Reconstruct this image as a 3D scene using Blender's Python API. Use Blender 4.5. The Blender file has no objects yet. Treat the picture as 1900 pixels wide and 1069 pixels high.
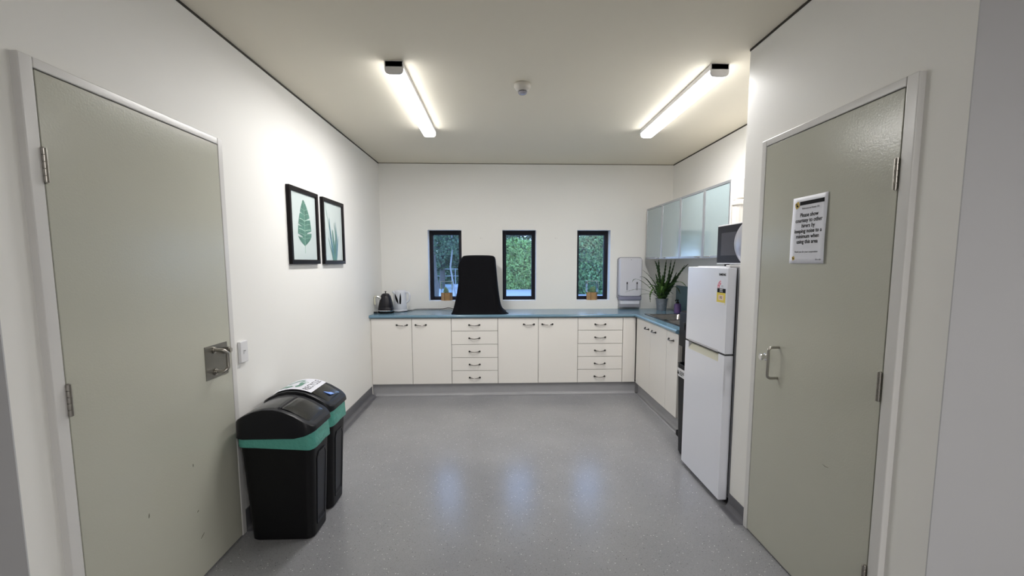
import bpy, bmesh, math, random
from mathutils import Vector, Matrix
random.seed(7)
PI = math.pi
col = bpy.context.scene.collection
sc = bpy.context.scene

# ------------------------------------------------------------------ dimensions (metres)
XL, XR, XK, YB, ZC = -1.411, 1.371, 2.077, 5.592, 2.616
YC, YW = 2.604, 1.352           # far end of the right wing wall, outer corners of both near walls
CAMH = 1.4655

# ------------------------------------------------------------------ materials
def new_mat(name):
    m = bpy.data.materials.new(name); m.use_nodes = True
    nt = m.node_tree
    return m, nt, nt.nodes['Principled BSDF']

def mat(name, c, rough=.5, metal=0.0, noise=0.0, nscale=8.0, bump=0.0, bscale=60.0, coat=0.0, spec=.5, emit=None, es=0.0, trans=0.0, alpha=1.0, sheen=0.0):
    m, nt, b = new_mat(name)
    b.inputs['Base Color'].default_value = (*c, 1)
    b.inputs['Roughness'].default_value = rough
    b.inputs['Metallic'].default_value = metal
    b.inputs['Coat Weight'].default_value = coat
    b.inputs['Coat Roughness'].default_value = .12
    b.inputs['Specular IOR Level'].default_value = spec
    b.inputs['Transmission Weight'].default_value = trans
    b.inputs['Alpha'].default_value = alpha
    b.inputs['Sheen Weight'].default_value = sheen
    if emit:
        b.inputs['Emission Color'].default_value = (*emit, 1); b.inputs['Emission Strength'].default_value = es
    tc = nt.nodes.new('ShaderNodeTexCoord')
    if noise:
        n = nt.nodes.new('ShaderNodeTexNoise'); n.inputs['Scale'].default_value = nscale; n.inputs['Detail'].default_value = 4
        nt.links.new(tc.outputs['Object'], n.inputs['Vector'])
        r = nt.nodes.new('ShaderNodeMapRange')
        r.inputs['To Min'].default_value = 1 - noise; r.inputs['To Max'].default_value = 1 + noise
        nt.links.new(n.outputs['Fac'], r.inputs['Value'])
        mx = nt.nodes.new('ShaderNodeVectorMath'); mx.operation = 'SCALE'; mx.inputs[0].default_value = c
        nt.links.new(r.outputs['Result'], mx.inputs['Scale'])
        nt.links.new(mx.outputs['Vector'], b.inputs['Base Color'])
    if bump:
        n = nt.nodes.new('ShaderNodeTexNoise'); n.inputs['Scale'].default_value = bscale; n.inputs['Detail'].default_value = 3
        nt.links.new(tc.outputs['Object'], n.inputs['Vector'])
        bp = nt.nodes.new('ShaderNodeBump'); bp.inputs['Strength'].default_value = bump; bp.inputs['Distance'].default_value = .004
        nt.links.new(n.outputs['Fac'], bp.inputs['Height']); nt.links.new(bp.outputs['Normal'], b.inputs['Normal'])
    return m

M = {}
M['wall'] = mat('wall_paint', (.84, .832, .81), .5, noise=.015, nscale=3, bump=.04, bscale=220, spec=.22)
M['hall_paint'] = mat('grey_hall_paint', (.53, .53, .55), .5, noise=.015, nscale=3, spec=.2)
M['ceiling'] = mat('ceiling_paint', (.80, .752, .64), .7, noise=.02, nscale=2, spec=.2)
M['shadow_gap'] = mat('shadow_gap_dark', (.045, .04, .03), .8)
M['frame_paint'] = mat('door_frame_gloss', (.68, .67, .66), .28, bump=.05, bscale=90)
M['door'] = mat('sage_door_enamel', (.49, .49, .42), .2, noise=.02, nscale=4, bump=.10, bscale=130)
M['dark_void'] = mat('gap_shade_black', (.02, .02, .018), .8)  # near-black painted in for the shade in the gaps around the doors
M['steel'] = mat('brushed_steel', (.42, .40, .37), .28, metal=1, noise=.05, nscale=60)
M['plate'] = mat('satin_steel_plate', (.26, .25, .22), .42, metal=1, noise=.05, nscale=40)
M['chrome'] = mat('chrome', (.75, .75, .75), .1, metal=1)
M['hinge'] = mat('hinge_steel', (.40, .38, .35), .3, metal=1, noise=.15, nscale=80)
M['laminate'] = mat('cream_laminate', (.79, .765, .73), .42, noise=.01, nscale=3, spec=.4)
M['carcass_shade'] = mat('carcass_gap_shade', (.10, .09, .08), .7)  # carcass colour darkened to paint the shade in the gaps between fronts
M['worktop'] = mat('blue_worktop_laminate', (.13, .235, .315), .2, noise=.06, nscale=120, spec=.6)
M['splash'] = mat('teal_splashback', (.075, .15, .19), .4, noise=.05, nscale=50)
M['handle'] = mat('pull_handle_nickel', (.30, .28, .26), .18, metal=1)
M['handle_foot'] = mat('pull_handle_dark_foot', (.03, .028, .025), .3, metal=.6)
M['kick'] = mat('grey_vinyl_kickboard', (.33, .33, .345), .3, noise=.06, nscale=10)
M['skirt'] = mat('grey_vinyl_skirting', (.125, .125, .14), .4, noise=.05, nscale=20)
M['black_plastic'] = mat('black_bin_plastic', (.004, .004, .005), .45, bump=.05, bscale=300, spec=.25)
M['lid_plastic'] = mat('black_lid_plastic', (.005, .0055, .009), .38, spec=.3)
M['flap_plastic'] = mat('glossy_black_flap', (.012, .012, .011), .2)
M['flap_grey'] = mat('satin_black_flap', (.02, .02, .02), .28)
M['white_plastic'] = mat('white_plastic', (.72, .72, .74), .3)
M['white_enamel'] = mat('white_fridge_enamel', (.80, .82, .90), .22, spec=.5)
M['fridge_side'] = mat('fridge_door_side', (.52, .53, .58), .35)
M['cream_recess'] = mat('cream_grip_recess', (.62, .60, .48), .4)
M['gasket'] = mat('dark_gasket', (.03, .03, .035), .6)
M['black_glass'] = mat('microwave_black_glass', (.016, .014, .016), .35, spec=.12)
M['window_mesh'] = mat('microwave_window', (.06, .058, .066), .4, spec=.12)
M['silver'] = mat('silver_panel', (.50, .50, .55), .28, metal=.6)
M['alu'] = mat('aluminium_frame', (.50, .52, .55), .35, metal=.85)
M['frosted'] = mat('frosted_glass', (.30, .375, .39), .09, spec=.8, coat=.5)
M['black_frame'] = mat('black_picture_frame', (.005, .003, .004), .35, spec=.15)
M['print'] = mat('pale_print_paper', (.60, .68, .68), .15, coat=.4)
M['leaf_ink'] = mat('leaf_green_ink', (.08, .21, .165), .3, noise=.7, nscale=14)
M['leaf_ink_pale'] = mat('leaf_pale_ink', (.38, .56, .47), .3, noise=.2, nscale=30)
M['blade_ink'] = mat('blade_blue_ink', (.07, .19, .24), .3, noise=.5, nscale=50)
M['paper'] = mat('white_paper', (.72, .73, .80), .6)
M['ink'] = mat('black_ink', (.008, .008, .010), .6, spec=.1)
M['grey_ink'] = mat('grey_ink', (.16, .16, .18), .5)
M['gold'] = mat('yellow_emblem', (.55, .38, .06), .5)
M['yellow'] = mat('yellow_label', (.75, .60, .08), .5)
M['pink'] = mat('pink_label', (.75, .17, .25), .5)
M['peach'] = mat('peach_label', (.80, .62, .50), .5)
M['green_print'] = mat('recycling_green', (.10, .25, .18), .5)
M['blue_scrap'] = mat('blue_plastic_scrap', (.20, .36, .85), .4)
M['cloth'] = mat('black_cloth', (.005, .005, .0065), .9, bump=.1, bscale=500, spec=.12)
M['kettle'] = mat('matt_black_kettle', (.012, .011, .015), .36, spec=.35)
M['jug'] = mat('white_jug_plastic', (.66, .68, .74), .3)
M['cord'] = mat('black_cord', (.01, .01, .012), .5)
M['galv'] = mat('galvanised_metal', (.36, .37, .40), .45, metal=.6, noise=.35, nscale=45)
M['soil'] = mat('dark_soil', (.02, .014, .01), .9)
M['fern'] = mat('dark_green_leaf', (.035, .075, .022), .45, noise=.5, nscale=25)
M['fern_light'] = mat('bright_green_leaf', (.10, .20, .045), .45, noise=.4, nscale=25)
M['purple'] = mat('purple_bottle', (.10, .06, .17), .3)
M['black_gloss'] = mat('black_gloss_plastic', (.005, .005, .005), .5, spec=.15)
M['cooler'] = mat('charcoal_cooler_plastic', (.008, .008, .009), .5, spec=.15)
M['wood'] = mat('pale_pot_wood', (.42, .25, .11), .6, noise=.35, nscale=60)
M['wood_dark'] = mat('brown_pot_wood', (.20, .10, .05), .6, noise=.35, nscale=60)
M['succulent'] = mat('succulent_leaf', (.32, .42, .20), .5, noise=.4, nscale=60)
M['dispenser'] = mat('towel_dispenser_white', (.66, .66, .72), .3)
M['dispenser_grey'] = mat('dispenser_smoke_grey', (.25, .25, .34), .3)
M['dispenser_rim'] = mat('dispenser_back_grey', (.30, .30, .34), .4)
M['black_alu'] = mat('black_window_aluminium', (.008, .007, .013), .45, spec=.25)
M['stainless'] = mat('stainless_sink', (.34, .32, .30), .2, metal=1, noise=.15, nscale=20)
M['stainless_dark'] = mat('stainless_rim', (.10, .10, .10), .25, metal=1)
M['cup_white'] = mat('cup_dispenser_white', (.80, .76, .70), .35)
M['cup_tube'] = mat('cup_tube_translucent', (.72, .69, .64), .3)
M['batten_white'] = mat('batten_housing', (.72, .71, .72), .4)
M['led'] = mat('led_diffuser', (.9, .9, .9), .5, emit=(1.0, .985, .96), es=7.0)
M['smoke_body'] = mat('smoke_alarm_plastic', (.60, .57, .52), .4)
M['smoke_chrome'] = mat('smoke_alarm_sensor', (.45, .45, .52), .25, metal=.5)
M['scuff'] = mat('scuff_mark', (.12, .11, .08), .7)
M['concrete'] = mat('outside_concrete', (.36, .38, .40), .9, noise=.2, nscale=.8)
M['grass'] = mat('outside_lawn', (.10, .16, .05), .9, noise=.3, nscale=2)
M['bark'] = mat('grey_bark', (.12, .11, .10), .9, noise=.4, nscale=5)
M['bark_pale'] = mat('pale_bark', (.26, .26, .26), .9, noise=.25, nscale=5)
M['fence'] = mat('pale_fence', (.40, .42, .45), .7)
M['shed_wall'] = mat('pale_shed_wall', (.60, .63, .64), .7)
M['roof'] = mat('grey_shed_roof', (.25, .27, .30), .6)

# speckled vinyl floor
def floor_mat():
    m, nt, b = new_mat('speckled_vinyl')
    tc = nt.nodes.new('ShaderNodeTexCoord')
    n = nt.nodes.new('ShaderNodeTexNoise'); n.inputs['Scale'].default_value = 2.2; n.inputs['Detail'].default_value = 6
    nt.links.new(tc.outputs['Object'], n.inputs['Vector'])
    r = nt.nodes.new('ShaderNodeValToRGB')
    r.color_ramp.elements[0].position = .3; r.color_ramp.elements[0].color = (.228, .230, .246, 1)
    r.color_ramp.elements[1].position = .7; r.color_ramp.elements[1].color = (.270, .271, .284, 1)
    nt.links.new(n.outputs['Fac'], r.inputs['Fac'])
    last = r.outputs['Color']
    for scale, th, c, jit in ((95, .10, (.62, .62, .62, 1), 0), (120, .11, (.07, .07, .08, 1), 7.3), (260, .2, (.16, .16, .17, 1), 3.1), (240, .2, (.30, .30, .31, 1), 11.7)):
        mp = nt.nodes.new('ShaderNodeMapping'); mp.inputs['Location'].default_value = (jit, jit, 0)
        nt.links.new(tc.outputs['Object'], mp.inputs['Vector'])
        v = nt.nodes.new('ShaderNodeTexVoronoi'); v.inputs['Scale'].default_value = scale
        nt.links.new(mp.outputs['Vector'], v.inputs['Vector'])
        w = nt.nodes.new('ShaderNodeTexWhiteNoise'); nt.links.new(v.outputs['Position'], w.inputs['Vector'])
        sel = nt.nodes.new('ShaderNodeMath'); sel.operation = 'GREATER_THAN'; sel.inputs[1].default_value = .93 if scale < 200 else .6
        nt.links.new(w.outputs['Value'], sel.inputs[0])
        d = nt.nodes.new('ShaderNodeMath'); d.operation = 'LESS_THAN'; d.inputs[1].default_value = th * (2.4 if scale < 200 else 1.6)
        nt.links.new(v.outputs['Distance'], d.inputs[0])
        mu = nt.nodes.new('ShaderNodeMath'); mu.operation = 'MULTIPLY'
        nt.links.new(sel.outputs[0], mu.inputs[0]); nt.links.new(d.outputs[0], mu.inputs[1])
        mx = nt.nodes.new('ShaderNodeMix'); mx.data_type = 'RGBA'
        nt.links.new(mu.outputs[0], mx.inputs['Factor']); nt.links.new(last, mx.inputs[6]); mx.inputs[7].default_value = c
        last = mx.outputs[2]
    nt.links.new(last, b.inputs['Base Color'])
    rr = nt.nodes.new('ShaderNodeMapRange'); rr.inputs['To Min'].default_value = .19; rr.inputs['To Max'].default_value = .26
    nt.links.new(n.outputs['Fac'], rr.inputs['Value']); nt.links.new(rr.outputs['Result'], b.inputs['Roughness'])
    b.inputs['Specular IOR Level'].default_value = .5
    n2 = nt.nodes.new('ShaderNodeTexNoise'); n2.inputs['Scale'].default_value = 90
    nt.links.new(tc.outputs['Object'], n2.inputs['Vector'])
    bp = nt.nodes.new('ShaderNodeBump'); bp.inputs['Strength'].default_value = .05; bp.inputs['Distance'].default_value = .003
    nt.links.new(n2.outputs['Fac'], bp.inputs['Height']); nt.links.new(bp.outputs['Normal'], b.inputs['Normal'])
    return m
M['floor'] = floor_mat()

def glass_mat(name, tint, refl=.08):
    m, nt, b = new_mat(name)
    nt.nodes.remove(b); out = nt.nodes['Material Output']
    t = nt.nodes.new('ShaderNodeBsdfTransparent'); t.inputs['Color'].default_value = (*tint, 1)
    g = nt.nodes.new('ShaderNodeBsdfGlossy'); g.inputs['Roughness'].default_value = .02
    fa = nt.nodes.new('ShaderNodeLayerWeight')
    pw = nt.nodes.new('ShaderNodeMath'); pw.operation = 'POWER'; pw.inputs[1].default_value = 5; nt.links.new(fa.outputs['Facing'], pw.inputs[0])
    lw = nt.nodes.new('ShaderNodeMath'); lw.operation = 'MULTIPLY_ADD'; lw.inputs[1].default_value = .9; lw.inputs[2].default_value = refl * .5; nt.links.new(pw.outputs[0], lw.inputs[0])
    mx = nt.nodes.new('ShaderNodeMixShader')
    nt.links.new(lw.outputs[0], mx.inputs[0]); nt.links.new(t.outputs[0], mx.inputs[1]); nt.links.new(g.outputs[0], mx.inputs[2])
    nt.links.new(mx.outputs[0], out.inputs[0])
    return m
M['pane'] = glass_mat('window_glass', (.90, .95, .97))
M['acrylic'] = glass_mat('clear_acrylic', (.93, .97, .98))

def film_mat(name, c, a):
    m, nt, b = new_mat(name)
    b.inputs['Base Color'].default_value = (*c, 1); b.inputs['Roughness'].default_value = .25
    out = nt.nodes['Material Output']
    tl = nt.nodes.new('ShaderNodeBsdfTransparent'); tl.inputs['Color'].default_value = (.5, .85, .75, 1)
    mx = nt.nodes.new('ShaderNodeMixShader'); mx.inputs[0].default_value = a
    tc = nt.nodes.new('ShaderNodeTexCoord')
    n = nt.nodes.new('ShaderNodeTexNoise'); n.inputs['Scale'].default_value = 45; n.inputs['Detail'].default_value = 5
    nt.links.new(tc.outputs['Object'], n.inputs['Vector'])
    bp = nt.nodes.new('ShaderNodeBump'); bp.inputs['Strength'].default_value = .8; bp.inputs['Distance'].default_value = .01
    nt.links.new(n.outputs['Fac'], bp.inputs['Height']); nt.links.new(bp.outputs['Normal'], b.inputs['Normal'])
    nt.links.new(tl.outputs[0], mx.inputs[1]); nt.links.new(b.outputs[0], mx.inputs[2]); nt.links.new(mx.outputs[0], out.inputs[0])
    return m
M['liner'] = film_mat('teal_bin_liner', (.11, .43, .36), .85)

def leaf_cloud_mat(name, a, b_):
    m, nt, b = new_mat(name)
    g = nt.nodes.new('ShaderNodeNewGeometry')
    r = nt.nodes.new('ShaderNodeValToRGB')
    r.color_ramp.elements[0].color = (*a, 1); r.color_ramp.elements[1].color = (*b_, 1)
    nt.links.new(g.outputs['Random Per Island'], r.inputs['Fac'])
    nt.links.new(r.outputs['Color'], b.inputs['Base Color'])
    b.inputs['Roughness'].default_value = .5
    return m
M['hedge'] = leaf_cloud_mat('hedge_leaves', (.008, .04, .012), (.34, .56, .16))
M['hedge_dark'] = leaf_cloud_mat('dark_bush_leaves', (.006, .02, .012), (.20, .36, .13))
M['tree_leaf'] = leaf_cloud_mat('tree_leaves', (.008, .02, .015), (.11, .19, .09))

# ------------------------------------------------------------------ mesh helpers
def B(): return bmesh.new()

def box(bm, x0, x1, y0, y1, z0, z1):
    vs = [bm.verts.new((x, y, z)) for x in (x0, x1) for y in (y0, y1) for z in (z0, z1)]
    for f in ((0, 1, 3, 2), (4, 6, 7, 5), (0, 4, 5, 1), (2, 3, 7, 6), (0, 2, 6, 4), (1, 5, 7, 3)):
        bm.faces.new([vs[i] for i in f])
    return bm

def quad(bm, a, b, c, d): 
    return bm.faces.new([bm.verts.new(p) for p in (a, b, c, d)])

def ring_loft(bm, rings, cap0=True, cap1=True, closed=True):
    R = [[bm.verts.new(p) for p in r] for r in rings]
    n = len(R[0])
    for a, b in zip(R[:-1], R[1:]):
        for i in range(n if closed else n - 1):
            j = (i + 1) % n
            bm.faces.new((a[i], a[j], b[j], b[i]))
    if cap0: bm.faces.new(R[0][::-1])
    if cap1: bm.faces.new(R[-1])
    return R

def frame_axes(d):
    d = d.normalized(); u = Vector((0, 0, 1)) if abs(d.z) < .9 else Vector((1, 0, 0))
    a = d.cross(u).normalized(); return a, d.cross(a).normalized()

def tube(bm, pts, r, seg=10, caps=True):
    pts = [Vector(p) for p in pts]; rings = []
    a = None
    for i, p in enumerate(pts):
        t = (pts[min(i + 1, len(pts) - 1)] - pts[max(i - 1, 0)]).normalized()
        if a is None: a, b = frame_axes(t)
        else:
            a = (a - t * a.dot(t)).normalized(); b = t.cross(a)
        rr = r[i] if isinstance(r, (list, tuple)) else r
        rings.append([p + a * math.cos(2 * PI * k / seg) * rr + b * math.sin(2 * PI * k / seg) * rr for k in range(seg)])
    ring_loft(bm, rings, caps, caps)

def cyl(bm, p0, p1, r, seg=20, r1=None):
    tube(bm, [p0, p1], [r, r if r1 is None else r1], seg)

def lathe(bm, prof, cx, cy, seg=32, caps=True, sx=1, sy=1):
    rings = [[(cx + sx * r * math.cos(2 * PI * k / seg), cy + sy * r * math.sin(2 * PI * k / seg), z) for k in range(seg)] for r, z in prof]
    ring_loft(bm, rings, caps, caps)

def smooth_path(pts, n=8):
    P = [Vector(p) for p in pts]; P = [P[0]] + P + [P[-1]]; out = []
    for i in range(1, len(P) - 2):
        for k in range(n):
            t = k / n
            out.append(.5 * ((2 * P[i]) + (P[i + 1] - P[i - 1]) * t + (2 * P[i - 1] - 5 * P[i] + 4 * P[i + 1] - P[i + 2]) * t * t + (3 * P[i] - P[i - 1] - 3 * P[i + 1] + P[i + 2]) * t ** 3))
    out.append(P[-2]); return out

WL = {}
def tag(o, label=None, cat=None, group=None, kind=None):
    if label: o['label'] = label
    if cat: o['category'] = cat
    if group: o['group'] = group
    if kind: o['kind'] = kind
    return o

def thing(name, loc, label=None, cat=None, group=None, kind=None):
    o = bpy.data.objects.new(name, None); col.objects.link(o); o.location = loc
    o.empty_display_size = .1
    WL[o] = Vector(loc)
    return tag(o, label, cat, group, kind)

def obj(name, bm, m, parent=None, bevel=0.0, seg=2, smooth=False, label=None, cat=None, group=None, kind=None, merge=False):
    if merge: bmesh.ops.remove_doubles(bm, verts=bm.verts, dist=1e-5)
    bmesh.ops.recalc_face_normals(bm, faces=bm.faces)
    if parent is None:
        xs = [v.co.x for v in bm.verts]; ys = [v.co.y for v in bm.verts]; zs = [v.co.z for v in bm.verts]
        base = Vector(((min(xs) + max(xs)) / 2, (min(ys) + max(ys)) / 2, min(zs)))
        off = base
    else:
        base = Vector((0, 0, 0)); off = WL[parent]
    for v in bm.verts: v.co -= off
    me = bpy.data.meshes.new(name); bm.to_mesh(me); bm.free()
    o = bpy.data.objects.new(name, me); col.objects.link(o)
    for mm in (m if isinstance(m, (list, tuple)) else [m]): me.materials.append(mm)
    o.location = base
    if parent: o.parent = parent
    WL[o] = off
    if smooth:
        for p in me.polygons: p.use_smooth = True
    if bevel:
        md = o.modifiers.new('bevel', 'BEVEL'); md.width = bevel; md.segments = seg; md.limit_method = 'ANGLE'; md.angle_limit = math.radians(35)
        for p in me.polygons: p.use_smooth = True
        wn = o.modifiers.new('wn', 'WEIGHTED_NORMAL'); wn.keep_sharp = True
    return tag(o, label, cat, group, kind)

def auto_smooth(o, ang=35):
    me = o.data
    for p in me.polygons: p.use_smooth = True
    bm = bmesh.new(); bm.from_mesh(me)
    for e in bm.edges:
        if len(e.link_faces) == 2 and e.calc_face_angle(0) > math.radians(ang): e.smooth = False
    bm.to_mesh(me); bm.free(); return o

def struct(name, bm, m, parent=None, bevel=0.0, **k):
    return obj(name, bm, m, parent, bevel, kind=None if parent else 'structure', **k)

def text_bm(body, size, fn, bold=0.0, align='CENTER', extrude=0.0004):
    """text as a mesh; fn maps (u right, v up, w out) to world"""
    cu = bpy.data.curves.new('t', 'FONT'); cu.body = body; cu.size = size; cu.align_x = align; cu.align_y = 'CENTER'
    cu.offset = bold; cu.extrude = extrude; cu.resolution_u = 3; cu.space_line = 1.0
    to = bpy.data.objects.new('t', cu); col.objects.link(to)
    dg = bpy.context.evaluated_depsgraph_get()
    me = bpy.data.meshes.new_from_object(to.evaluated_get(dg))
    bm = B(); bm.from_mesh(me)
    for v in bm.verts: v.co = Vector(fn(v.co.x, v.co.y, v.co.z + extrude))
    bpy.data.objects.remove(to); bpy.data.curves.remove(cu); bpy.data.meshes.remove(me)
    return bm

# ------------------------------------------------------------------ room shell
bm = B(); box(bm, -4.6, 4.6, -3.6, 5.9, -.1, 0); struct('floor', bm, M['floor'])
bm = B(); box(bm, -4.6, 4.6, -3.6, 5.9, ZC, ZC + .12); struct('ceiling', bm, M['ceiling'])

def wall_with_openings_x(x0, x1, y0, y1, ops):       # wall running along y
    bm = B(); y = y0
    for (a, b, h) in ops:
        box(bm, x0, x1, y, a, 0, ZC); box(bm, x0, x1, a, b, h, ZC); y = b
    box(bm, x0, x1, y, y1, 0, ZC); return bm
struct('wall_left', wall_with_openings_x(XL - .13, XL, YW, YB, [(1.475, 2.43, 2.06)]), M['wall'], merge=True)
struct('wall_right_near', wall_with_openings_x(XR, XR + .13, YW, YC, [(1.52, 2.385, 2.06)]), M['wall'], merge=True)
bm = B(); box(bm, XK, XK + .13, YC - .12, YB, 0, ZC); struct('wall_right', bm, M['wall'])
bm = B(); box(bm, XR + .13, XK, YC - .12, YC, 0, ZC); struct('wall_right_return', bm, M['wall'])

OPEN = [(-.856, -.457), (.031, .434), (.930, 1.333)]
WZ0, WZ1 = .996, 1.844
bm = B(); x = XL - .13
for a, b in OPEN:
    box(bm, x, a, YB, YB + .21, 0, ZC); box(bm, a, b, YB, YB + .21, 0, WZ0); box(bm, a, b, YB, YB + .21, WZ1, ZC); x = b
box(bm, x, XK + .13, YB, YB + .21, 0, ZC)
struct('wall_back', bm, M['wall'], merge=True)

# hallway the camera stands in
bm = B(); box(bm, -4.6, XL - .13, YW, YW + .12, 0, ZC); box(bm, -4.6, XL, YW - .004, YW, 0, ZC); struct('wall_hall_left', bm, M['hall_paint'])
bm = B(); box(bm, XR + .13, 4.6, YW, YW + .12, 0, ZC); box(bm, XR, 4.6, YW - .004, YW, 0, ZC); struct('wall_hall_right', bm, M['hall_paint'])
bm = B(); box(bm, -4.6, 4.6, -3.6, -3.48, 0, ZC); struct('wall_hall_behind', bm, M['wall'])
bm = B(); box(bm, -4.6, -4.48, -3.48, YW, 0, ZC); struct('wall_hall_far_left', bm, M['wall'])
bm = B(); box(bm, 4.48, 4.6, -3.48, YW, 0, ZC); struct('wall_hall_far_right', bm, M['wall'])

# dark strips painted in for the shadow gap between walls and ceiling
bm = B(); box(bm, XL, XL + .004, YW, YB, ZC - .011, ZC); struct('shadow_strip_1', bm, M['shadow_gap'])
bm = B(); box(bm, XR - .004, XR, YW, YC, ZC - .011, ZC); struct('shadow_strip_2', bm, M['shadow_gap'])
bm = B(); box(bm, XK - .004, XK, YC, YB, ZC - .011, ZC); struct('shadow_strip_3', bm, M['shadow_gap'])
M['soft_gap'] = mat('soft_shadow_gap', (.22, .20, .16), .8)
bm = B(); box(bm, XL + .004, XK - .004, YB - .003, YB, ZC - .008, ZC); struct('shadow_strip_4', bm, M['soft_gap'])

# coved vinyl skirting
def cove(bm, pts, h, t=.006, r=.028):
    """pts: list of (x,y,nx,ny) along the wall; profile goes up the wall and coves out on the floor"""
    rings = []
    for x, y, nx, ny in pts:
        prof = [(0, h), (t, h), (t, .03)]
        for k in range(1, 6):
            a = PI / 2 * k / 5; prof.append((t + r * (1 - math.cos(a)), .03 * (1 - math.sin(a)) + .002))
        prof.append((t + r + .03, .0015)); prof.append((0, 0))
        rings.append([(x + nx * d, y + ny * d, z) for d, z in prof])
    ring_loft(bm, rings)
bm = B(); cove(bm, [(XL, 2.449, 1, 0), (XL, 5.035, 1, 0)], .108); struct('baseboard_left', bm, M['skirt'])
bm = B(); cove(bm, [(XR, 2.402, -1, 0), (XR, YC, -1, 0)], .082); struct('baseboard_right', bm, M['skirt'])

# windows
for i, (a, b) in enumerate(OPEN):
    w = thing('window_%d' % (i + 1), ((a + b) / 2, YB + .155, WZ0), kind='structure')
    bm = B(); y0, y1, fw = YB + .13, YB + .18, .040
    box(bm, a, a + fw, y0, y1, WZ0, WZ1); box(bm, b - fw, b, y0, y1, WZ0, WZ1)
    box(bm, a + fw, b - fw, y0, y1, WZ0, WZ0 + fw); box(bm, a + fw, b - fw, y0, y1, WZ1 - fw - .008, WZ1)
    obj('window_frame', bm, M['black_alu'], w, bevel=.003)
    bm = B(); g = .006; f = fw
    box(bm, a + f, a + f + g, y0 + .012, y1, WZ0 + f, WZ1 - f - .008); box(bm, b - f - g, b - f, y0 + .012, y1, WZ0 + f, WZ1 - f - .008)
    box(bm, a + f + g, b - f - g, y0 + .012, y1, WZ0 + f, WZ0 + f + g); box(bm, a + f + g, b - f - g, y0 + .012, y1, WZ1 - f - g - .008, WZ1 - f - .008)
    obj('glazing_bead', bm, M['black_alu'], w)
    bm = B(); box(bm, a + f + g, b - f - g, y0 + .028, y0 + .032, WZ0 + f + g, WZ1 - f - g - .008)
    obj('glass_pane', bm, M['pane'], w)
    bm = B(); box(bm, a + .002, b - .002, YB + .001, y0, WZ0, WZ0 + .004); obj('window_sill', bm, M['wall'], w)

# ------------------------------------------------------------------ doors
def door(name, side, y0, y1, fo0, fo1):
    """side -1 left wall, +1 right wall; leaf y0..y1, frame outer fo0..fo1"""
    X = XL if side < 0 else XR; s = -side           # s points into the room
    face = X + s * .023
    d = thing(name, (X, (y0 + y1) / 2, 0), kind='structure')
    def bx(bm, d0, d1, ya, yb, za, zb):             # d: distance from wall plane into room
        xa, xb = sorted((X + s * d0, X + s * d1)); return box(bm, xa, xb, ya, yb, za, zb)
    bm = B(); top = 2.076; g = .004
    bx(bm, -.10, .023, fo0, y0 - g, 0, top); bx(bm, -.10, .023, y1 + g, fo1, 0, top); bx(bm, -.10, .023, y0 - g, y1 + g, 2.04 + g, top)
    obj('door_frame', bm, M['frame_paint'], d, bevel=.004)
    bm = B(); bx(bm, -.018, .022, y0, y1, .008, 2.04); leaf = obj('door_leaf', bm, M['door'], d, bevel=.0015)
    bm = B(); bx(bm, -.07, -.03, y0 - g, y1 + g, 0.0, 2.04 + g); obj('door_backing', bm, M['dark_void'], d)  # added dark panel, blocks light behind the leaf and its gaps
    bm = B(); e = .0006; bx(bm, -.029, .014, y0 - g + .0002, y0 - e, .008, 2.04 + g - .0002); bx(bm, -.029, .014, y1 + e, y1 + g - .0002, .008, 2.04 + g - .0002); bx(bm, -.029, .014, y0 - e, y1 + e, 2.04 + e, 2.04 + g - .0002)
    obj('gap_shade_strip', bm, M['dark_void'], d)  # black strips painted in for the shade of the gap round the leaf
    return d, leaf, s, face
def hinge(parent, x, y, z0, z1):
    bm = B(); n = 5; h = (z1 - z0) / n
    for k in range(n):
        cyl(bm, (x, y, z0 + k * h + .0012), (x, y, z0 + (k + 1) * h - .0012), .0075, 14)
    cyl(bm, (x, y, z0 - .002), (x, y, z1 + .002), .005, 10)
    box(bm, x - .009, x + .009, y - .0015, y + .0015, z0, z1)
    auto_smooth(obj('hinge', bm, M['hinge'], parent))
d1, leaf1, s1, f1 = door('door_1', -1, 1.505, 2.405, 1.457, 2.447)
d2, leaf2, s2, f2 = door('door_2', 1, 1.555, 2.357, 1.504, 2.400)
for z in (1.708, .973, .24): hinge(d1, f1 + .004, 1.503, z, z + .104)
for z in (1.708, .971, .242): hinge(d2, f2 - .004, 1.559, z, z + .104)
# left door: square steel plate, bowed pull with collars, small lock
bm = B(); box(bm, f1 - .001, f1 + .0015, 2.195, 2.373, .905, 1.067); pl = obj('push_plate', bm, M['plate'], leaf1, bevel=.0008, label='square satin steel push plate')
bm = B()
zt, zb, yy = 1.043, .936, 2.262
path = [(f1, yy, zt), (f1 + .035, yy, zt)] + [(f1 + .035 + .022 * math.sin(a), yy + .03 * (1 - math.cos(a)) * .6, zt - .022 * (1 - math.cos(a))) for a in [PI / 2 * k / 6 for k in range(1, 7)]]
path2 = [(f1 + .035 + .022 * math.sin(a), yy + .03 * (1 - math.cos(a)) * .6, zb + .022 * (1 - math.cos(a))) for a in [PI / 2 * (6 - k) / 6 for k in range(0, 6)]] + [(f1 + .035, yy, zb), (f1, yy, zb)]
tube(bm, path + path2, .0085, 14); auto_smooth(obj('pull_handle', bm, M['steel'], leaf1))
for z in (zt, zb):
    bm = B(); cyl(bm, (f1 + .0015, yy, z), (f1 + .008, yy, z), .016, 20); cyl(bm, (f1 + .008, yy, z), (f1 + .013, yy, z), .012, 20)
    auto_smooth(obj('handle_collar', bm, M['steel'], leaf1))
bm = B(); box(bm, f1 + .001, f1 + .03, 2.335, 2.357, 1.012, 1.043); cyl(bm, (f1 + .025, 2.345, 1.028), (f1 + .038, 2.345, 1.028), .011, 16)
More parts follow.
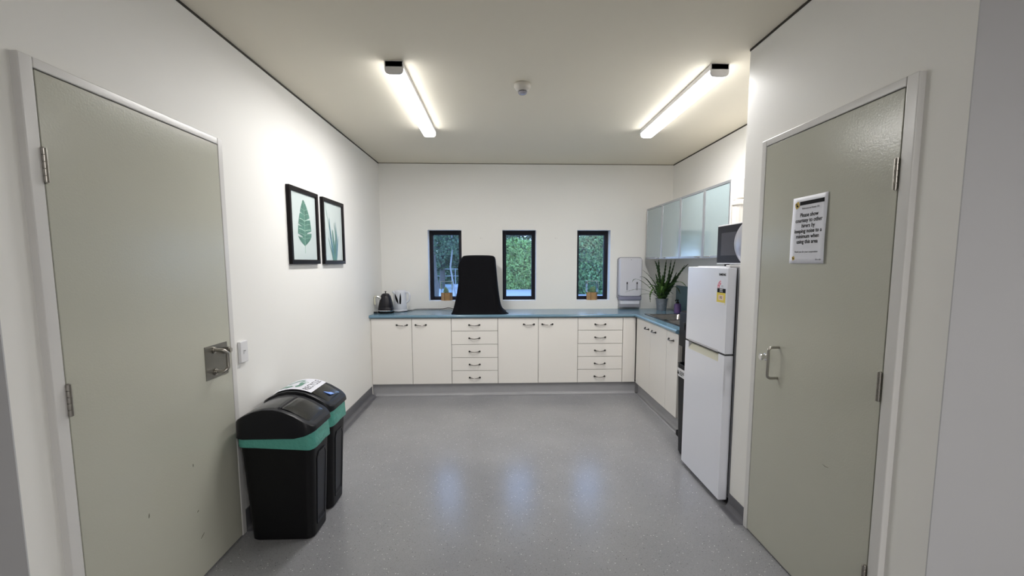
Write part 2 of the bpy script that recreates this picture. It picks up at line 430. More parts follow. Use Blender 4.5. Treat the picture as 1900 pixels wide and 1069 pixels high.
auto_smooth(obj('lock_snib', bm, M['steel'], leaf1))
for (y, z, a, l) in ((1.787, .470, .2, .018), (2.06, .553, .1, .014), (2.09, .20, 1.0, .03), (2.07, .33, 1.1, .012)):
    bm = B(); dy, dz = math.sin(a) * l / 2, math.cos(a) * l / 2
    tube(bm, [(f1 - .0005, y - dy, z - dz), (f1 - .0003, y, z), (f1 - .0005, y + dy, z + dz)], [.0008, .0016, .0006], 6); obj('scuff', bm, M['scuff'], leaf1)
# right door: D pull and thumb turn
bm = B(); yy, zt, zb, q = 2.160, 1.052, .900, .018
path = [(f2, yy, zt), (f2 - .034, yy, zt)] + [(f2 - .034 - q * math.sin(a), yy, zt - q * (1 - math.cos(a))) for a in [PI / 2 * k / 6 for k in range(1, 7)]]
path2 = [(f2 - .034 - q * math.sin(a), yy, zb + q * (1 - math.cos(a))) for a in [PI / 2 * (6 - k) / 6 for k in range(0, 6)]] + [(f2 - .034, yy, zb), (f2, yy, zb)]
tube(bm, path + path2, .0065, 14); auto_smooth(obj('pull_handle', bm, M['steel'], leaf2))
bm = B(); prof = [(0, .019), (.006, .019), (.009, .012), (.018, .011), (.022, .017), (.030, .017), (.033, .013)]
ring_loft(bm, [[(f2 - .0 - dd, 2.262 + r * math.cos(2 * PI * k / 20), .985 + r * math.sin(2 * PI * k / 20)) for k in range(20)] for dd, r in prof])
auto_smooth(obj('lock_knob', bm, M['chrome'], leaf2))
bm = B(); tube(bm, [(f2 - .0003, 1.78, .62), (f2 - .0005, 1.80, .617), (f2 - .0003, 1.815, .62)], [.0008, .0012, .0005], 6); obj('scuff', bm, M['scuff'], leaf2)

# ------------------------------------------------------------------ paper notice on the right door
PX = f2 + .0006
SY0, SY1, SZ0, SZ1 = 2.114, 1.882, 1.457, 1.751       # y decreases to the right in view
n = thing('paper_notice', (PX, 2.0, SZ0), 'white paper notice asking hirers to keep noise to a minimum, on the right-hand door', 'sign')
bm = B(); NX, NZ = 8, 14; G = {}
for i in range(NX + 1):
    for j in range(NZ + 1):
        u, v = i / NX, j / NZ
        curl = .0015 + .010 * max(0, .12 - v) * (1 - u) * 6 * .3 + .004 * max(0, u - .85) / .15 + .002 * math.sin(v * 5)
        G[i, j] = bm.verts.new((PX - .001 - curl, SY0 + (SY1 - SY0) * u, SZ0 + (SZ1 - SZ0) * v))
for i in range(NX):
    for j in range(NZ): bm.faces.new((G[i, j], G[i + 1, j], G[i + 1, j + 1], G[i, j + 1]))
o = obj('sheet', bm, M['paper'], n, smooth=True); md = o.modifiers.new('s', 'SOLIDIFY'); md.thickness = .0004
def sgn(u0, v0):      # notice coordinates: u right 0..1, v up 0..1 plus metric offset
    def f(x, y, w):
        yy = SY0 + (SY1 - SY0) * u0 - x
        uu = (SY0 - yy) / (SY0 - SY1); vv = (SZ0 + (SZ1 - SZ0) * v0 + y - SZ0) / (SZ1 - SZ0)
        curl = .0015 + .010 * max(0, .12 - vv) * (1 - uu) * 6 * .3 + .004 * max(0, uu - .85) / .15 + .002 * math.sin(vv * 5)
        return (PX - .0018 - curl - w, yy, SZ0 + (SZ1 - SZ0) * v0 + y)
    return f
lines = ['Please show', 'courtesy to other', 'hirers by', 'keeping noise to a', 'minimum when', 'using this area']
for k, t in enumerate(lines):
    obj('lettering', text_bm(t, .0245, sgn(.5, .725 - k * .0795), bold=.0004, extrude=.0002), M['ink'], n)
obj('lettering', text_bm('Welcome to House 7.0', .0118, sgn(.52, .825), extrude=.0002), M['grey_ink'], n)
obj('lettering', text_bm('Thank you for your cooperation', .0118, sgn(.48, .175), extrude=.0002), M['grey_ink'], n)
obj('lettering', text_bm('hire info', .011, sgn(.84, .06), extrude=.0002), M['grey_ink'], n)
bm = B(); f = sgn(0, 0); W_, H_ = SY0 - SY1, SZ1 - SZ0
def srect(bm, u0, u1, v0, v1, w=.0004):
    for a, b in ((0, 0),):
        p = [f(u * W_, v * H_, 0) for u, v in ((u0, v0), (u1, v0), (u1, v1), (u0, v1))]
        q = [f(u * W_, v * H_, w) for u, v in ((u0, v0), (u1, v0), (u1, v1), (u0, v1))]
        ring_loft(bm, [p, q])
srect(bm, .21, .90, .876, .932); obj('header_bar', bm, M['ink'], n)
for (u, v, sz) in ((.135, .885, .042), (.12, .08, .026)):
    bm = B(); c = f(u * W_, v * H_, 0)
    pts = [(math.cos(a) * sz * r, math.sin(a) * sz * r) for a, r in [(2 * PI * k / 8 + .4, .42 if k % 2 else .34) for k in range(8)]]
    ring_loft(bm, [[(c[0] - w, c[1] - x, c[2] + y) for x, y in pts] for w in (0, .0005)])
    obj('emblem', bm, M['gold'], n)
    bm = B(); pts = [(-.5, .6), (-.15, .6), (0, 0), (.45, -.1), (.5, -.45), (-.3, -.5)]
    ring_loft(bm, [[(c[0] - w, c[1] - x * sz * .36, c[2] + y * sz * .36) for x, y in pts] for w in (.0004, .0009)])
    obj('emblem_mark', bm, M['ink'], n)

# ------------------------------------------------------------------ light switch
sw = thing('light_switch', (XL, 2.544, .922), 'white light switch plate on the left wall beside the door frame', 'light switch')
bm = B(); box(bm, XL, XL + .016, 2.507, 2.581, .922, 1.038); obj('switch_plate', bm, M['white_plastic'], sw, bevel=.004)
bm = B(); box(bm, XL + .016, XL + .019, 2.534, 2.554, .972, .992); obj('rocker', bm, M['white_plastic'], sw, bevel=.002)
bm = B(); box(bm, XL + .019, XL + .0195, 2.538, 2.550, .984, .988); obj('indicator', bm, M['grey_ink'], sw)

# ------------------------------------------------------------------ pictures
def picture(y0, y1, z0, z1, label, kind):
    x0 = XL + .002
    p = thing('framed_picture', (XL, (y0 + y1) / 2, z0), label, 'picture', 'leaf pictures on the left wall')
    bm = B(); fw = .031; d = .024
    rings = []
    for (ins, dd) in ((0, 0), (0, d), (fw * .8, d), (fw, d - .006), (fw, .006)):
        rings.append([(x0 + dd, y, z) for y, z in ((y0 + ins, z0 + ins), (y1 - ins, z0 + ins), (y1 - ins, z1 - ins), (y0 + ins, z1 - ins))])
    ring_loft(bm, rings, False, False); obj('picture_frame', bm, M['black_frame'], p)
    bm = B(); box(bm, x0, x0 + .010, y0 + fw * .9, y1 - fw * .9, z0 + fw * .9, z1 - fw * .9); obj('print', bm, M['print'], p)
    X = x0 + .0102
    iw, ih = y1 - y0 - 2 * fw, z1 - z0 - 2 * fw
    def P(u, v, w=0): return (X + w, y0 + fw + u * iw, z1 - fw - v * ih)
    def patch(bm, pts, w): ring_loft(bm, [[P(u, v, a) for u, v in pts] for a in (w, w + .0003)])
    if kind == 'leaf':
        # leaf blade in bands with slits; halves left / right of a pale midrib
        def wl(v): # half widths over v .09..0.79
            t = (v - .09) / .70
            if t < 0 or t > 1: return 0
            return .265 * (math.sin(min(1, .012 + t * 1.2) * PI / 2) ** .8) * max(0, 1 - (max(0, t - .80) / .2) ** 2.4)
        cx = lambda v: .49 + .02 * math.sin(v * 5) + .03 * v
        random.seed(3)
        slits = {-1: [.30, .50, .66], 1: [.385, .60]}
        for s in (-1, 1):
            bm = B(); v = .09; n_ = 60
            out = []
            for k in range(n_ + 1):
                v = .09 + .70 * k / n_; w_ = wl(v) * (1 if s < 0 else 1.05)
                for sl in slits[s]:
                    if 0 < v - sl < .020: w_ *= .35
                out.append((cx(v) + s * w_, v - .03 * w_ / .2))
            mid = [(cx(.09 + .70 * k / n_), .09 + .70 * k / n_) for k in range(n_ + 1)]
            for k in range(n_):
                a, b, c, d_ = mid[k], out[k], out[k + 1], mid[k + 1]
                bm.faces.new([bm.verts.new(P(*q, .0003)) for q in (a, b, c, d_)])
            obj('leaf_print', bm, M['leaf_ink'], p)
            for k in (6, 14, 20, 27, 33, 40, 46, 51):
                bm = B(); m0 = mid[k]; o_ = out[k]
                for j in range(6):
                    t0, t1 = j / 6, (j + 1) / 6
                    a = (m0[0] + (o_[0] - m0[0]) * t0 * .9, m0[1] + .03 * (1 - t0) ** 2 - .03); b = (m0[0] + (o_[0] - m0[0]) * t1 * .9, m0[1] + .03 * (1 - t1) ** 2 - .03)
                    h = .010 if k in (27, 40) else .004
                    bm.faces.new([bm.verts.new(P(u, vv, .0005)) for u, vv in (a, b, (b[0], b[1] + h), (a[0], a[1] + h))])
                obj('leaf_vein_print', bm, M['leaf_ink_pale'], p)
        bm = B(); tube(bm, [P(cx(v), v, .0005) for v in [.12 + .78 * k / 20 for k in range(21)]], .0012, 6); obj('midrib_print', bm, M['leaf_ink_pale'], p)
    else:
        blades = [((.10, .02), (.25, .35), (.42, .75), (.46, 1.0), .018), ((.30, .25), (.33, .5), (.42, .8), (.50, 1.0), .05), ((.55, .32), (.62, .55), (.58, .8), (.52, 1.0), .045),
                  ((.62, .30), (.68, .55), (.66, .8), (.60, 1.0), .03), ((.22, .60), (.30, .75), (.40, .9), (.45, 1.0), .03), ((.78, .55), (.72, .7), (.66, .88), (.60, 1.0), .03), ((.45, .45), (.47, .6), (.52, .8), (.54, 1.), .06)]
        for bi, (a, b, c, d_, w_) in enumerate(blades):
            bm = B(); path = smooth_path([(*a, 0), (*b, 0), (*c, 0), (*d_, 0)], 8); L = len(path) - 1
            for k in range(L):
                w0 = w_ * (k / L) ** .6 * 1.2; w1 = w_ * ((k + 1) / L) ** .6 * 1.2
                ww = .0003 + bi * .0001
                bm.faces.new([bm.verts.new(P(u, min(v, 1), ww)) for u, v in ((path[k].x - w0, path[k].y), (path[k].x + w0, path[k].y), (path[k + 1].x + w1, path[k + 1].y), (path[k + 1].x - w1, path[k + 1].y))])
            obj('blade_print', bm, M['blade_ink' if bi % 2 else 'leaf_ink'], p)
            bm = B()
            for k in []:
                w0 = w_ * (k / L) ** .6 * .8; ww = .0012 + bi * .0001
                q = path[k]
                bm.faces.new([bm.verts.new(P(u, min(v, .995), ww)) for u, v in ((q.x - w0, q.y), (q.x + w0, q.y + .004), (q.x + w0, q.y + .010), (q.x - w0, q.y + .006))])
            bm.free()
    return
    bm = B(); box(bm, x0 + .0165, x0 + .0175, y0 + fw * .97, y1 - fw * .97, z0 + fw * .97, z1 - fw * .97); obj('picture_glass', bm, M['acrylic'], p)
picture(3.170, 3.656, 1.452, 1.978, 'black framed picture of one broad green banana leaf, the one nearer the door', 'leaf')
picture(3.752, 4.238, 1.449, 1.977, 'black framed picture of thin blue-green blades, the one nearer the windows', 'blades')

# ------------------------------------------------------------------ ceiling battens, smoke alarm
def batten(x0, x1, y0, y1, label, group=None, POW=13):
    t = thing('batten_light', ((x0 + x1) / 2, (y0 + y1) / 2, ZC - .075), label, 'ceiling light', group)
    bm = B(); box(bm, x0 + .002, x1 - .002, y0, y1, ZC - .034, ZC - .0015); obj('housing', bm, M['batten_white'], t, bevel=.002)
    w = (x1 - x0) / 2; cx = (x0 + x1) / 2
    def prof(k_, ww, dz):
        pts = [(-ww, 0)] if k_ else [(-ww, -.014)]
        for k in range(13):
            a = PI * k / 12
            pts.append((-ww * math.copysign(abs(math.cos(a)) ** .45, math.cos(a)), -.022 - dz * math.sin(a) ** .6))
        pts.append((ww, 0) if k_ else (ww, -.014)); return pts
    bm = B(); pr = prof(0, w - .001, .030)
    ring_loft(bm, [[(cx + a, y, ZC - .020 + b) for a, b in pr] for y in (y0 + .012, y1 - .012)]); auto_smooth(obj('diffuser', bm, M['led'], t), 40)
    for y in (y0, y1 - .012):
        bm = B(); pr2 = prof(1, w + .0015, .033)
        ring_loft(bm, [[(cx + a, yy, ZC - .0015 + b * 1.0 * 1.32) for a, b in pr2] for yy in (y, y + .012)])
        auto_smooth(obj('end_cap', bm, M['batten_white'], t), 40)
    ld = bpy.data.lights.new('led_strip', 'AREA'); ld.shape = 'RECTANGLE'; ld.size = (x1 - x0) * .8; ld.size_y = (y1 - y0) - .05; ld.energy = POW; ld.color = (1.0, .985, .97)
    lo = bpy.data.objects.new('led_strip', ld); col.objects.link(lo); lo.location = Vector((cx, (y0 + y1) / 2, ZC - .0745)) - WL[t]; lo.parent = t
batten(-.657, -.552, 2.815, 4.185, 'long white LED batten light on the ceiling, on the side of the pictures')
batten(1.236, 1.343, 2.785, 4.150, 'long white LED batten light on the ceiling, on the side of the glass cupboards')
batten(1.1, 1.205, -2.4, -1.03, 'unseen white LED batten light added on the hall ceiling behind the camera', POW=44)  # unseen lamp added to light the hall and the near walls
sm = thing('smoke_alarm', (.152, 3.135, ZC - .06), 'small round smoke alarm on the ceiling between the two long lights', 'smoke alarm')
bm = B(); lathe(bm, [(.050, ZC - .001), (.054, ZC - .006), (.054, ZC - .022), (.046, ZC - .036), (.032, ZC - .044), (.03, ZC - .046)], .152, 3.135, 36); auto_smooth(obj('housing', bm, M['smoke_body'], sm), 40)
bm = B(); lathe(bm, [(.024, ZC - .044), (.024, ZC - .052)], .152, 3.135, 24); obj('sensor_slot', bm, M['gasket'], sm)
bm = B(); lathe(bm, [(.028, ZC - .052), (.028, ZC - .060), (.022, ZC - .066), (.008, ZC - .068)], .152, 3.135, 24); auto_smooth(obj('sensor_cap', bm, M['smoke_chrome'], sm), 40)

# ------------------------------------------------------------------ kitchen: base cabinets
CF = 5.014; RF = 1.499; CT0, CT1 = .860, .894; DB = .128; TK = .018
def pull(parent, cx, cy, cz, ax, w=.112):
    """bow pull. ax 'y': front faces -y, spans x; ax 'x': front faces -x, spans y"""
    bm = B(); pts = []
    for k in range(13):
        t = k / 12; s_ = (t - .5) * w; dpt = .026 * math.sin(PI * t) ** .6; zz = cz - .006 * math.sin(PI * t)
        pts.append((cx + s_, cy - dpt, zz) if ax == 'y' else (cx - dpt, cy + s_, zz))
    tube(bm, pts, [.0065] + [.0052 - .0012 * math.sin(PI * k / 12) for k in range(1, 12)] + [.0065], 10)
    nb = len(bm.faces)
    for e in (-1, 1):
        p = (cx + e * w / 2, cy, cz) if ax == 'y' else (cx, cy + e * w / 2, cz)
        q = (p[0], p[1] - .007, p[2]) if ax == 'y' else (p[0] - .007, p[1], p[2])
        cyl(bm, p, q, .0095, 14)
    for f_ in list(bm.faces)[nb:]: f_.material_index = 1
    for f_ in list(bm.faces)[:nb]:
        c_ = f_.calc_center_median(); t_ = abs((c_.x - cx) if ax == 'y' else (c_.y - cy))
        if t_ > w * .33: f_.material_index = 1
    auto_smooth(obj('handle', bm, [M['handle'], M['handle_foot']], parent), 50)

def carcass_back(name, x0, x1, label, group, dark=True):
    t = thing(name, ((x0 + x1) / 2, 5.3, .126), label, 'cabinet', group)
    bm = B(); y0, y1 = CF + TK + .001, YB - .003
    box(bm, x0 + .0005, x0 + .016, y0, y1, .127, CT0 - .001); box(bm, x1 - .016, x1 - .0005, y0, y1, .127, CT0 - .001)
    box(bm, x0 + .016, x1 - .016, y0, y1, .127, .145); box(bm, x0 + .016, x1 - .016, y1 - .012, y1, .145, CT0 - .001); box(bm, x0 + .016, x1 - .016, y0, y1 - .012, CT0 - .018, CT0 - .001)
    obj('cabinet_body', bm, M['carcass_shade'], t); return t
def front_back(t, name, x0, x1, z0, z1):
    bm = B(); g = .0022; box(bm, x0 + g, x1 - g, CF, CF + TK, z0 + g, z1 - g); return obj(name, bm, M['laminate'], t, bevel=.0015)
zt_ = CT0 - .003
def double_unit(x0, xm, x1, label):
    t = carcass_back('base_cabinet', x0, x1, label, 'base cabinets under the worktop')
    d = front_back(t, 'cabinet_door', x0, xm, DB, zt_); pull(d, xm - .105, CF, .786, 'y')
    d = front_back(t, 'cabinet_door', xm, x1, DB, zt_); pull(d, xm + .098, CF, .786, 'y')
def drawer_unit(x0, x1, label):
    t = carcass_back('drawer_cabinet', x0, x1, label, 'base cabinets under the worktop')
    zs = [zt_, .7155, .567, .421, .276, DB]
    for a, b in zip(zs[:-1], zs[1:]):
        d = front_back(t, 'drawer', x0, x1, b, a); pull(d, (x0 + x1) / 2 - .003, CF, (a + b) / 2 - .004 if a < .8 else .782, 'y')
double_unit(-1.398, -.960, -.533, 'cream two-door base cabinet beside the left wall, under the kettles')
drawer_unit(-.533, -.027, 'cream five-drawer cabinet below the black cloth cover')
double_unit(-.027, .418, .854, 'cream two-door base cabinet between the two stacks of drawers')
drawer_unit(.854, 1.353, 'cream five-drawer cabinet nearest the corner, below the right-hand window')
bm = B(); box(bm, 1.3555, RF - .002, CF, CF + TK, DB + .002, zt_ - .002)
obj('corner_filler_panel', bm, M['laminate'], None, bevel=.0015, label='narrow cream filler panel in the inner corner of the cabinets', cat='panel')
bm = B(); box(bm, XL + .001, -1.400, CF + .004, CF + TK, .005, zt_)
obj('wall_filler_strip', bm, M['laminate'], None, label='thin cream filler strip between the left wall and the cabinets', cat='panel')

def carcass_right(name, y0, y1, label, group):
    t = thing(name, (1.79, (y0 + y1) / 2, .126), label, 'cabinet', group)
    bm = B(); x0, x1 = RF + TK + .001, XK - .003
    box(bm, x0, x1, y0 + .0005, y0 + .016, .127, CT0 - .001); box(bm, x0, x1, y1 - .016, y1 - .0005, .127, CT0 - .001)
    box(bm, x0, x1, y0 + .016, y1 - .016, .127, .145); box(bm, x1 - .012, x1, y0 + .016, y1 - .016, .145, CT0 - .001)
    obj('cabinet_body', bm, M['laminate'], t); return t
def front_right(t, y0, y1, hy):
    bm = B(); g = .0013; box(bm, RF, RF + TK, y0 + g, y1 - g, DB + g, zt_ - g); d = obj('cabinet_door', bm, M['laminate'], t, bevel=.001)
    pull(d, RF, hy, .786, 'x'); return d
END = 3.80
t = carcass_right('base_cabinet', 4.07, 4.985, 'cream two-door base cabinet under the steel sink', 'base cabinets under the worktop')
front_right(t, 4.52, 4.985, 4.63); front_right(t, 4.07, 4.52, 4.415)
t = carcass_right('base_cabinet', END, 4.068, 'narrow cream base cabinet next to the black water cooler', 'base cabinets under the worktop')
front_right(t, END, 4.068, 3.955)
bm = B(); box(bm, XL + .012, 1.560, 5.040, 5.056, .0, .1265); box(bm, 1.544, 1.560, END, 5.040, 0, .1265)
cove(bm, [(XL + .04, 5.040, 0, -1), (1.51, 5.040, 0, -1)], .02, .002, .016); cove(bm, [(1.544, 5.0, -1, 0), (1.544, END, -1, 0)], .02, .002, .016)
obj('kickboard', bm, M['kick'], None, label='grey vinyl kickboard along the foot of the L-shaped cabinets', cat='kickboard')

# worktop: L slab with bullnose and sink cut-out
bm = B()
SX0, SX1, SY_0, SY_1 = 1.60, 1.985, 3.98, 4.965
FX, FY = 1.474, 4.989
def slab(x0, x1, y0, y1): box(bm, x0, x1, y0, y1, CT0, CT1)
rr = (CT1 - CT0) / 2
slab(XL + .001, FX + rr, FY + rr, YB - .001); slab(FX + rr, XK - .001, SY_1, YB - .001)
slab(FX + rr, SX0, END, SY_1); slab(SX1, XK - .001, END, SY_1); slab(SX0, SX1, END, SY_0)
def nose(path):
    rings = []
    for x, y, nx, ny in path:
        rings.append([(x + nx * rr * math.cos(a), y + ny * rr * math.cos(a), CT0 + rr + rr * math.sin(a)) for a in [-PI / 2 + PI * k / 10 for k in range(11)]])
    ring_loft(bm, rings, True, True)
nose([(XL + .001, FY + rr, 0, -1), (FX + rr, FY + rr, -1, -1), (FX + rr, END, -1, 0)])
wt = obj('worktop', bm, M['worktop'], None, label='blue-grey L-shaped worktop with rounded front edge, along the back and right walls', cat='worktop')
auto_smooth(wt, 40)
bm = B(); box(bm, XK - .007, XK - .001, END, 5.37, CT1 + .0005, 1.192)
obj('splashback', bm, M['splash'], None, label='dark teal splashback panel on the right wall behind the plant', cat='splashback', bevel=.001)

# sink
sk = thing('kitchen_sink', (1.79, 4.47, .72), 'stainless steel two-bowl sink set into the blue worktop', 'sink')
def rrect(x0, x1, y0, y1, r, z, n_=6):
    pts = []
    for cx, cy, a0 in ((x1 - r, y1 - r, 0), (x0 + r, y1 - r, PI / 2), (x0 + r, y0 + r, PI), (x1 - r, y0 + r, 1.5 * PI)):
        for k in range(n_ + 1):
            a = a0 + PI / 2 * k / n_; pts.append((cx + r * math.cos(a), cy + r * math.sin(a), z))
    return pts
bowls = [(1.618, 1.967, 4.50, 4.940), (1.618, 1.967, 4.01, 4.46)]
bm = B(); z = CT1 + .002
# rim surface around the two bowls
for (x0, x1, y0, y1) in ((SX0 - .012, 1.618, SY_0 - .012, SY_1 + .012), (1.967, SX1 + .012, SY_0 - .012, SY_1 + .012), (1.618, 1.967, 4.940, SY_1 + .012), (1.618, 1.967, 4.46, 4.50), (1.618, 1.967, SY_0 - .012, 4.01)):
    box(bm, x0, x1, y0, y1, CT1 + .0005, z + .001)
obj('sink_rim', bm, M['stainless'], sk)
bm = B()
for (x0, x1, y0, y1) in ((SX0 - .021, SX0 - .0121, SY_0 - .021, SY_1 + .021), (SX1 + .0121, SX1 + .021, SY_0 - .021, SY_1 + .021), (SX0 - .0121, SX1 + .0121, SY_0 - .021, SY_0 - .0121), (SX0 - .0121, SX1 + .0121, SY_1 + .0121, SY_1 + .021)):
    box(bm, x0, x1, y0, y1, CT1 + .0004, CT1 + .0035)
obj('sealant', bm, M['gasket'], sk, label='black sealant line around the sink')
for b_ in bowls:
    x0, x1, y0, y1 = b_
    bm = B(); rings = []
    for ins, zz, r in ((0, z + .001, .05), (.006, z - .008, .05), (.016, z - .13, .055), (.05, z - .155, .05), (.11, z - .158, .03)):
        rings.append(rrect(x0 + ins, x1 - ins, y0 + ins, y1 - ins, r, zz))
    ring_loft(bm, rings, False, True); auto_smooth(obj('sink_bowl', bm, M['stainless'], sk), 60)
bm = B(); cyl(bm, (1.795, 4.71, z - .157), (1.795, 4.71, z - .152), .035, 24); obj('drain', bm, M['chrome'], sk)

# ------------------------------------------------------------------ wall cupboards with frosted doors
UX = 1.735; UZ0, UZ1 = 1.494, 2.083
def upper(y0, ym, y1, label, endpanel):
    t = thing('wall_cupboard', (1.9, (y0 + y1) / 2, UZ0), label, 'cupboard', 'glass-fronted wall cupboards')
    bm = B(); x0, x1 = UX + .021, XK - .002
    box(bm, x0, x1, y0 + .0005, y0 + .017, UZ0, UZ1); box(bm, x0, x1, y1 - .017, y1 - .0005, UZ0, UZ1)
    box(bm, x0, x1, y0 + .017, y1 - .017, UZ0, UZ0 + .016); box(bm, x0, x1, y0 + .017, y1 - .017, UZ1 - .016, UZ1)
    box(bm, x1 - .01, x1, y0 + .017, y1 - .017, UZ0 + .016, UZ1 - .016)
    if endpanel: box(bm, UX, x0, y0 - .016, y0, UZ0, UZ1 + .002); box(bm, x0, x1, y0 - .016, y0 + .0005, UZ0, UZ1 + .002)
    obj('cupboard_body', bm, M['laminate'], t)
    for (a, b, hs) in ((y0, ym, 1), (ym, y1, -1)):
        g = .002; bm = B(); fw = .020
        box(bm, UX, UX + .020, a + g, a + g + fw, UZ0 + g, UZ1 - g); box(bm, UX, UX + .020, b - g - fw, b - g, UZ0 + g, UZ1 - g)
        box(bm, UX, UX + .020, a + g + fw, b - g - fw, UZ0 + g, UZ0 + g + fw); box(bm, UX, UX + .020, a + g + fw, b - g - fw, UZ1 - g - fw, UZ1 - g)
        d = obj('glass_door', bm, M['alu'], t, bevel=.0015, label='aluminium framed frosted glass door')
        bm = B(); box(bm, UX + .005, UX + .009, a + g + fw - .002, b - g - fw + .002, UZ0 + g + fw - .002, UZ1 - g - fw + .002); obj('frosted_pane', bm, M['frosted'], d)
        hy = b - .095 if hs > 0 else a + .095
        bm = B(); pts = [(UX - .018 * math.sin(PI * k / 8) ** .6, hy + (k / 8 - .5) * .10, UZ0 + .013) for k in range(9)]
        tube(bm, pts, .0045, 8); auto_smooth(obj('handle', bm, M['chrome'], d), 50)
upper(4.46, 4.965, 5.49, 'frosted glass wall cupboard nearest the window wall, above the plant', False)
upper(3.485, 3.94, 4.458, 'frosted glass wall cupboard nearest the microwave', True)

# cup dispenser on the end panel
cd = thing('cup_dispenser', (1.775, 3.42, 1.70), 'white cup dispenser on the white cupboard end above the microwave', 'cup dispenser')
ey = 3.485 - .016
bm = B(); lathe(bm, [(.060, 1.880), (.062, 1.888), (.062, 1.911), (.056, 1.915)], 1.775, ey - .064, 28); box(bm, 1.76, 1.80, ey - .010, ey, 1.875, 1.918)
bm2 = B(); rings = []
for k in range(15):
    a = PI * k / 14; rings.append([(1.775 + r * math.cos(a), ey - .03, 1.915 + r * .28 * math.sin(a)) for r in (.062, .056)] + [(1.775 + r * math.cos(a), ey - .09, 1.915 + r * .28 * math.sin(a)) for r in (.056, .062)])
auto_smooth(obj('collar', bm, M['cup_white'], cd), 40)
ring_loft(bm2, rings); auto_smooth(obj('cap_lip', bm2, M['cup_white'], cd), 40)
bm = B(); rings = []
for z in (1.72, 1.880):
    rings.append([(1.775 + (.052 + .002 * (k % 2)) * math.cos(2 * PI * k / 32), ey - .058 + (.052 + .002 * (k % 2)) * math.sin(2 * PI * k / 32), z) for k in range(32)])
ring_loft(bm, rings); obj('cup_tube', bm, M['cup_tube'], cd)

# ------------------------------------------------------------------ fridge
fr = thing('fridge', (1.63, 2.91, 0), 'white two-door fridge standing between the wall corner and the black slim bin', 'fridge')
F0, F1, FXF = 2.624, 3.196, 1.313
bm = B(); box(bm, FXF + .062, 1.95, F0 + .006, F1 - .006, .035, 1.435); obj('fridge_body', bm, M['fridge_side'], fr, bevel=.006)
bm = B(); box(bm, FXF + .052, FXF + .062, F0 + .010, F1 - .010, .05, .912); box(bm, FXF + .052, FXF + .062, F0 + .010, F1 - .010, .926, 1.425); obj('door_gasket', bm, M['gasket'], fr)
bm = B(); box(bm, FXF, FXF + .052, F0, F1, .924, 1.430); fdoor = obj('freezer_door', bm, M['white_enamel'], fr, bevel=.004)
# lower door with a grip pocket along its top edge
bm = B(); PY0, PY1, PZ = 2.700, 3.140, .866
prof = [(FXF, .030), (FXF, PZ), (FXF + .028, .905), (FXF + .030, .914), (FXF + .052, .914), (FXF + .052, .030)]
full = [(FXF, .030), (FXF, .880), (FXF, .905), (FXF, .914), (FXF + .052, .914), (FXF + .052, .030)]
def sect(y, pr): return [(x, y, z) for x, z in pr]
ring_loft(bm, [sect(F0, full), sect(PY0, full)]); ring_loft(bm, [sect(PY0, prof), sect(PY1, prof)]); ring_loft(bm, [sect(PY1, full), sect(F1, full)])
ldoor = obj('fridge_door', bm, M['white_enamel'], fr)
bm = B()
pts = [(FXF - .0005, PZ - .001), (FXF + .0275, .9045), (FXF + .0275, .9085), (FXF - .0005, PZ + .003)]
ring_loft(bm, [sect(PY0 + .001, [(a, b + .001) for a, b in pts]), sect(PY1 - .001, [(a, b + .001) for a, b in pts])]); obj('grip_recess', bm, M['cream_recess'], ldoor, label='cream finger grip recess')
bm = B(); box(bm, FXF - .001, FXF + .03, PY0 + .01, PY1 - .0, .9225, .934); obj('grip_slot', bm, M['silver'], fdoor)
bm = B(); box(bm, FXF + .004, FXF + .05, F0 + .003, F1 - .003, .9145, .9235); obj('door_gap', bm, M['gasket'], fr)
bm = B(); box(bm, FXF + .01, FXF + .10, F0 + .004, F0 + .055, 1.431, 1.446); obj('hinge_cover', bm, M['white_plastic'], fr, bevel=.004)
for (a, b) in ((FXF + .08, F0 + .05), (FXF + .08, F1 - .05), (1.90, F0 + .05), (1.90, F1 - .05)):
    bm = B(); cyl(bm, (a, b, 0), (a, b, .036), .02, 14); obj('foot', bm, M['gasket'], fr)
bm = B(); box(bm, FXF + .052, FXF + .072, F0 + .02, F1 - .02, .008, .05); obj('base_grille', bm, M['gasket'], fr)
def ff(yc, zc): return lambda x, y, w: (FXF - .0006 - w, yc - x, zc + y)
obj('brand_lettering', text_bm('SAMSUNG', .0185, ff(2.690, 1.389), bold=.0006, extrude=.0002), M['ink'], fdoor)
def fpatch(parent, name, pts, m, w=.0004):
    bm = B(); ring_loft(bm, [[(FXF - .0003 - d, y, z) for y, z in pts] for d in (0, w)]); return obj(name, bm, m, parent)
def frect(y0, y1, z0, z1): return [(y0, z0), (y1, z0), (y1, z1), (y0, z1)]
lb = fpatch(fdoor, 'energy_label', frect(2.752, 2.645, 1.213, 1.282), M['yellow'])
fpatch(fdoor, 'energy_label_header', frect(2.748, 2.645, 1.282, 1.307), M['ink'])
fpatch(fdoor, 'energy_label_footer', frect(2.752, 2.648, 1.2135, 1.224), M['paper'], .0007)
fpatch(lb, 'rating_box', frect(2.730, 2.668, 1.238, 1.268), M['peach'], .0008)
obj('lettering', text_bm('312', .020, lambda x, y, w: (FXF - .0014 - w, 2.699 - x, 1.253 + y), bold=.0005, extrude=.0001), M['ink'], lb)
obj('lettering', text_bm('ENERGY\nRATING', .0105, lambda x, y, w: (FXF - .0010 - w, 2.697 - x, 1.2945 + y), bold=.0002, extrude=.0001), M['paper'], lb)
arc = []
for k in range(9):
    a = PI - PI * .42 * k / 8; arc.append((2.697 - .052 * math.cos(a), 1.308 + .048 * math.sin(a)))
for k in range(8, -1, -1):
    a = PI - PI * .42 * k / 8; arc.append((2.697 - .026 * math.cos(a), 1.308 + .026 * math.sin(a)))
bm = B()
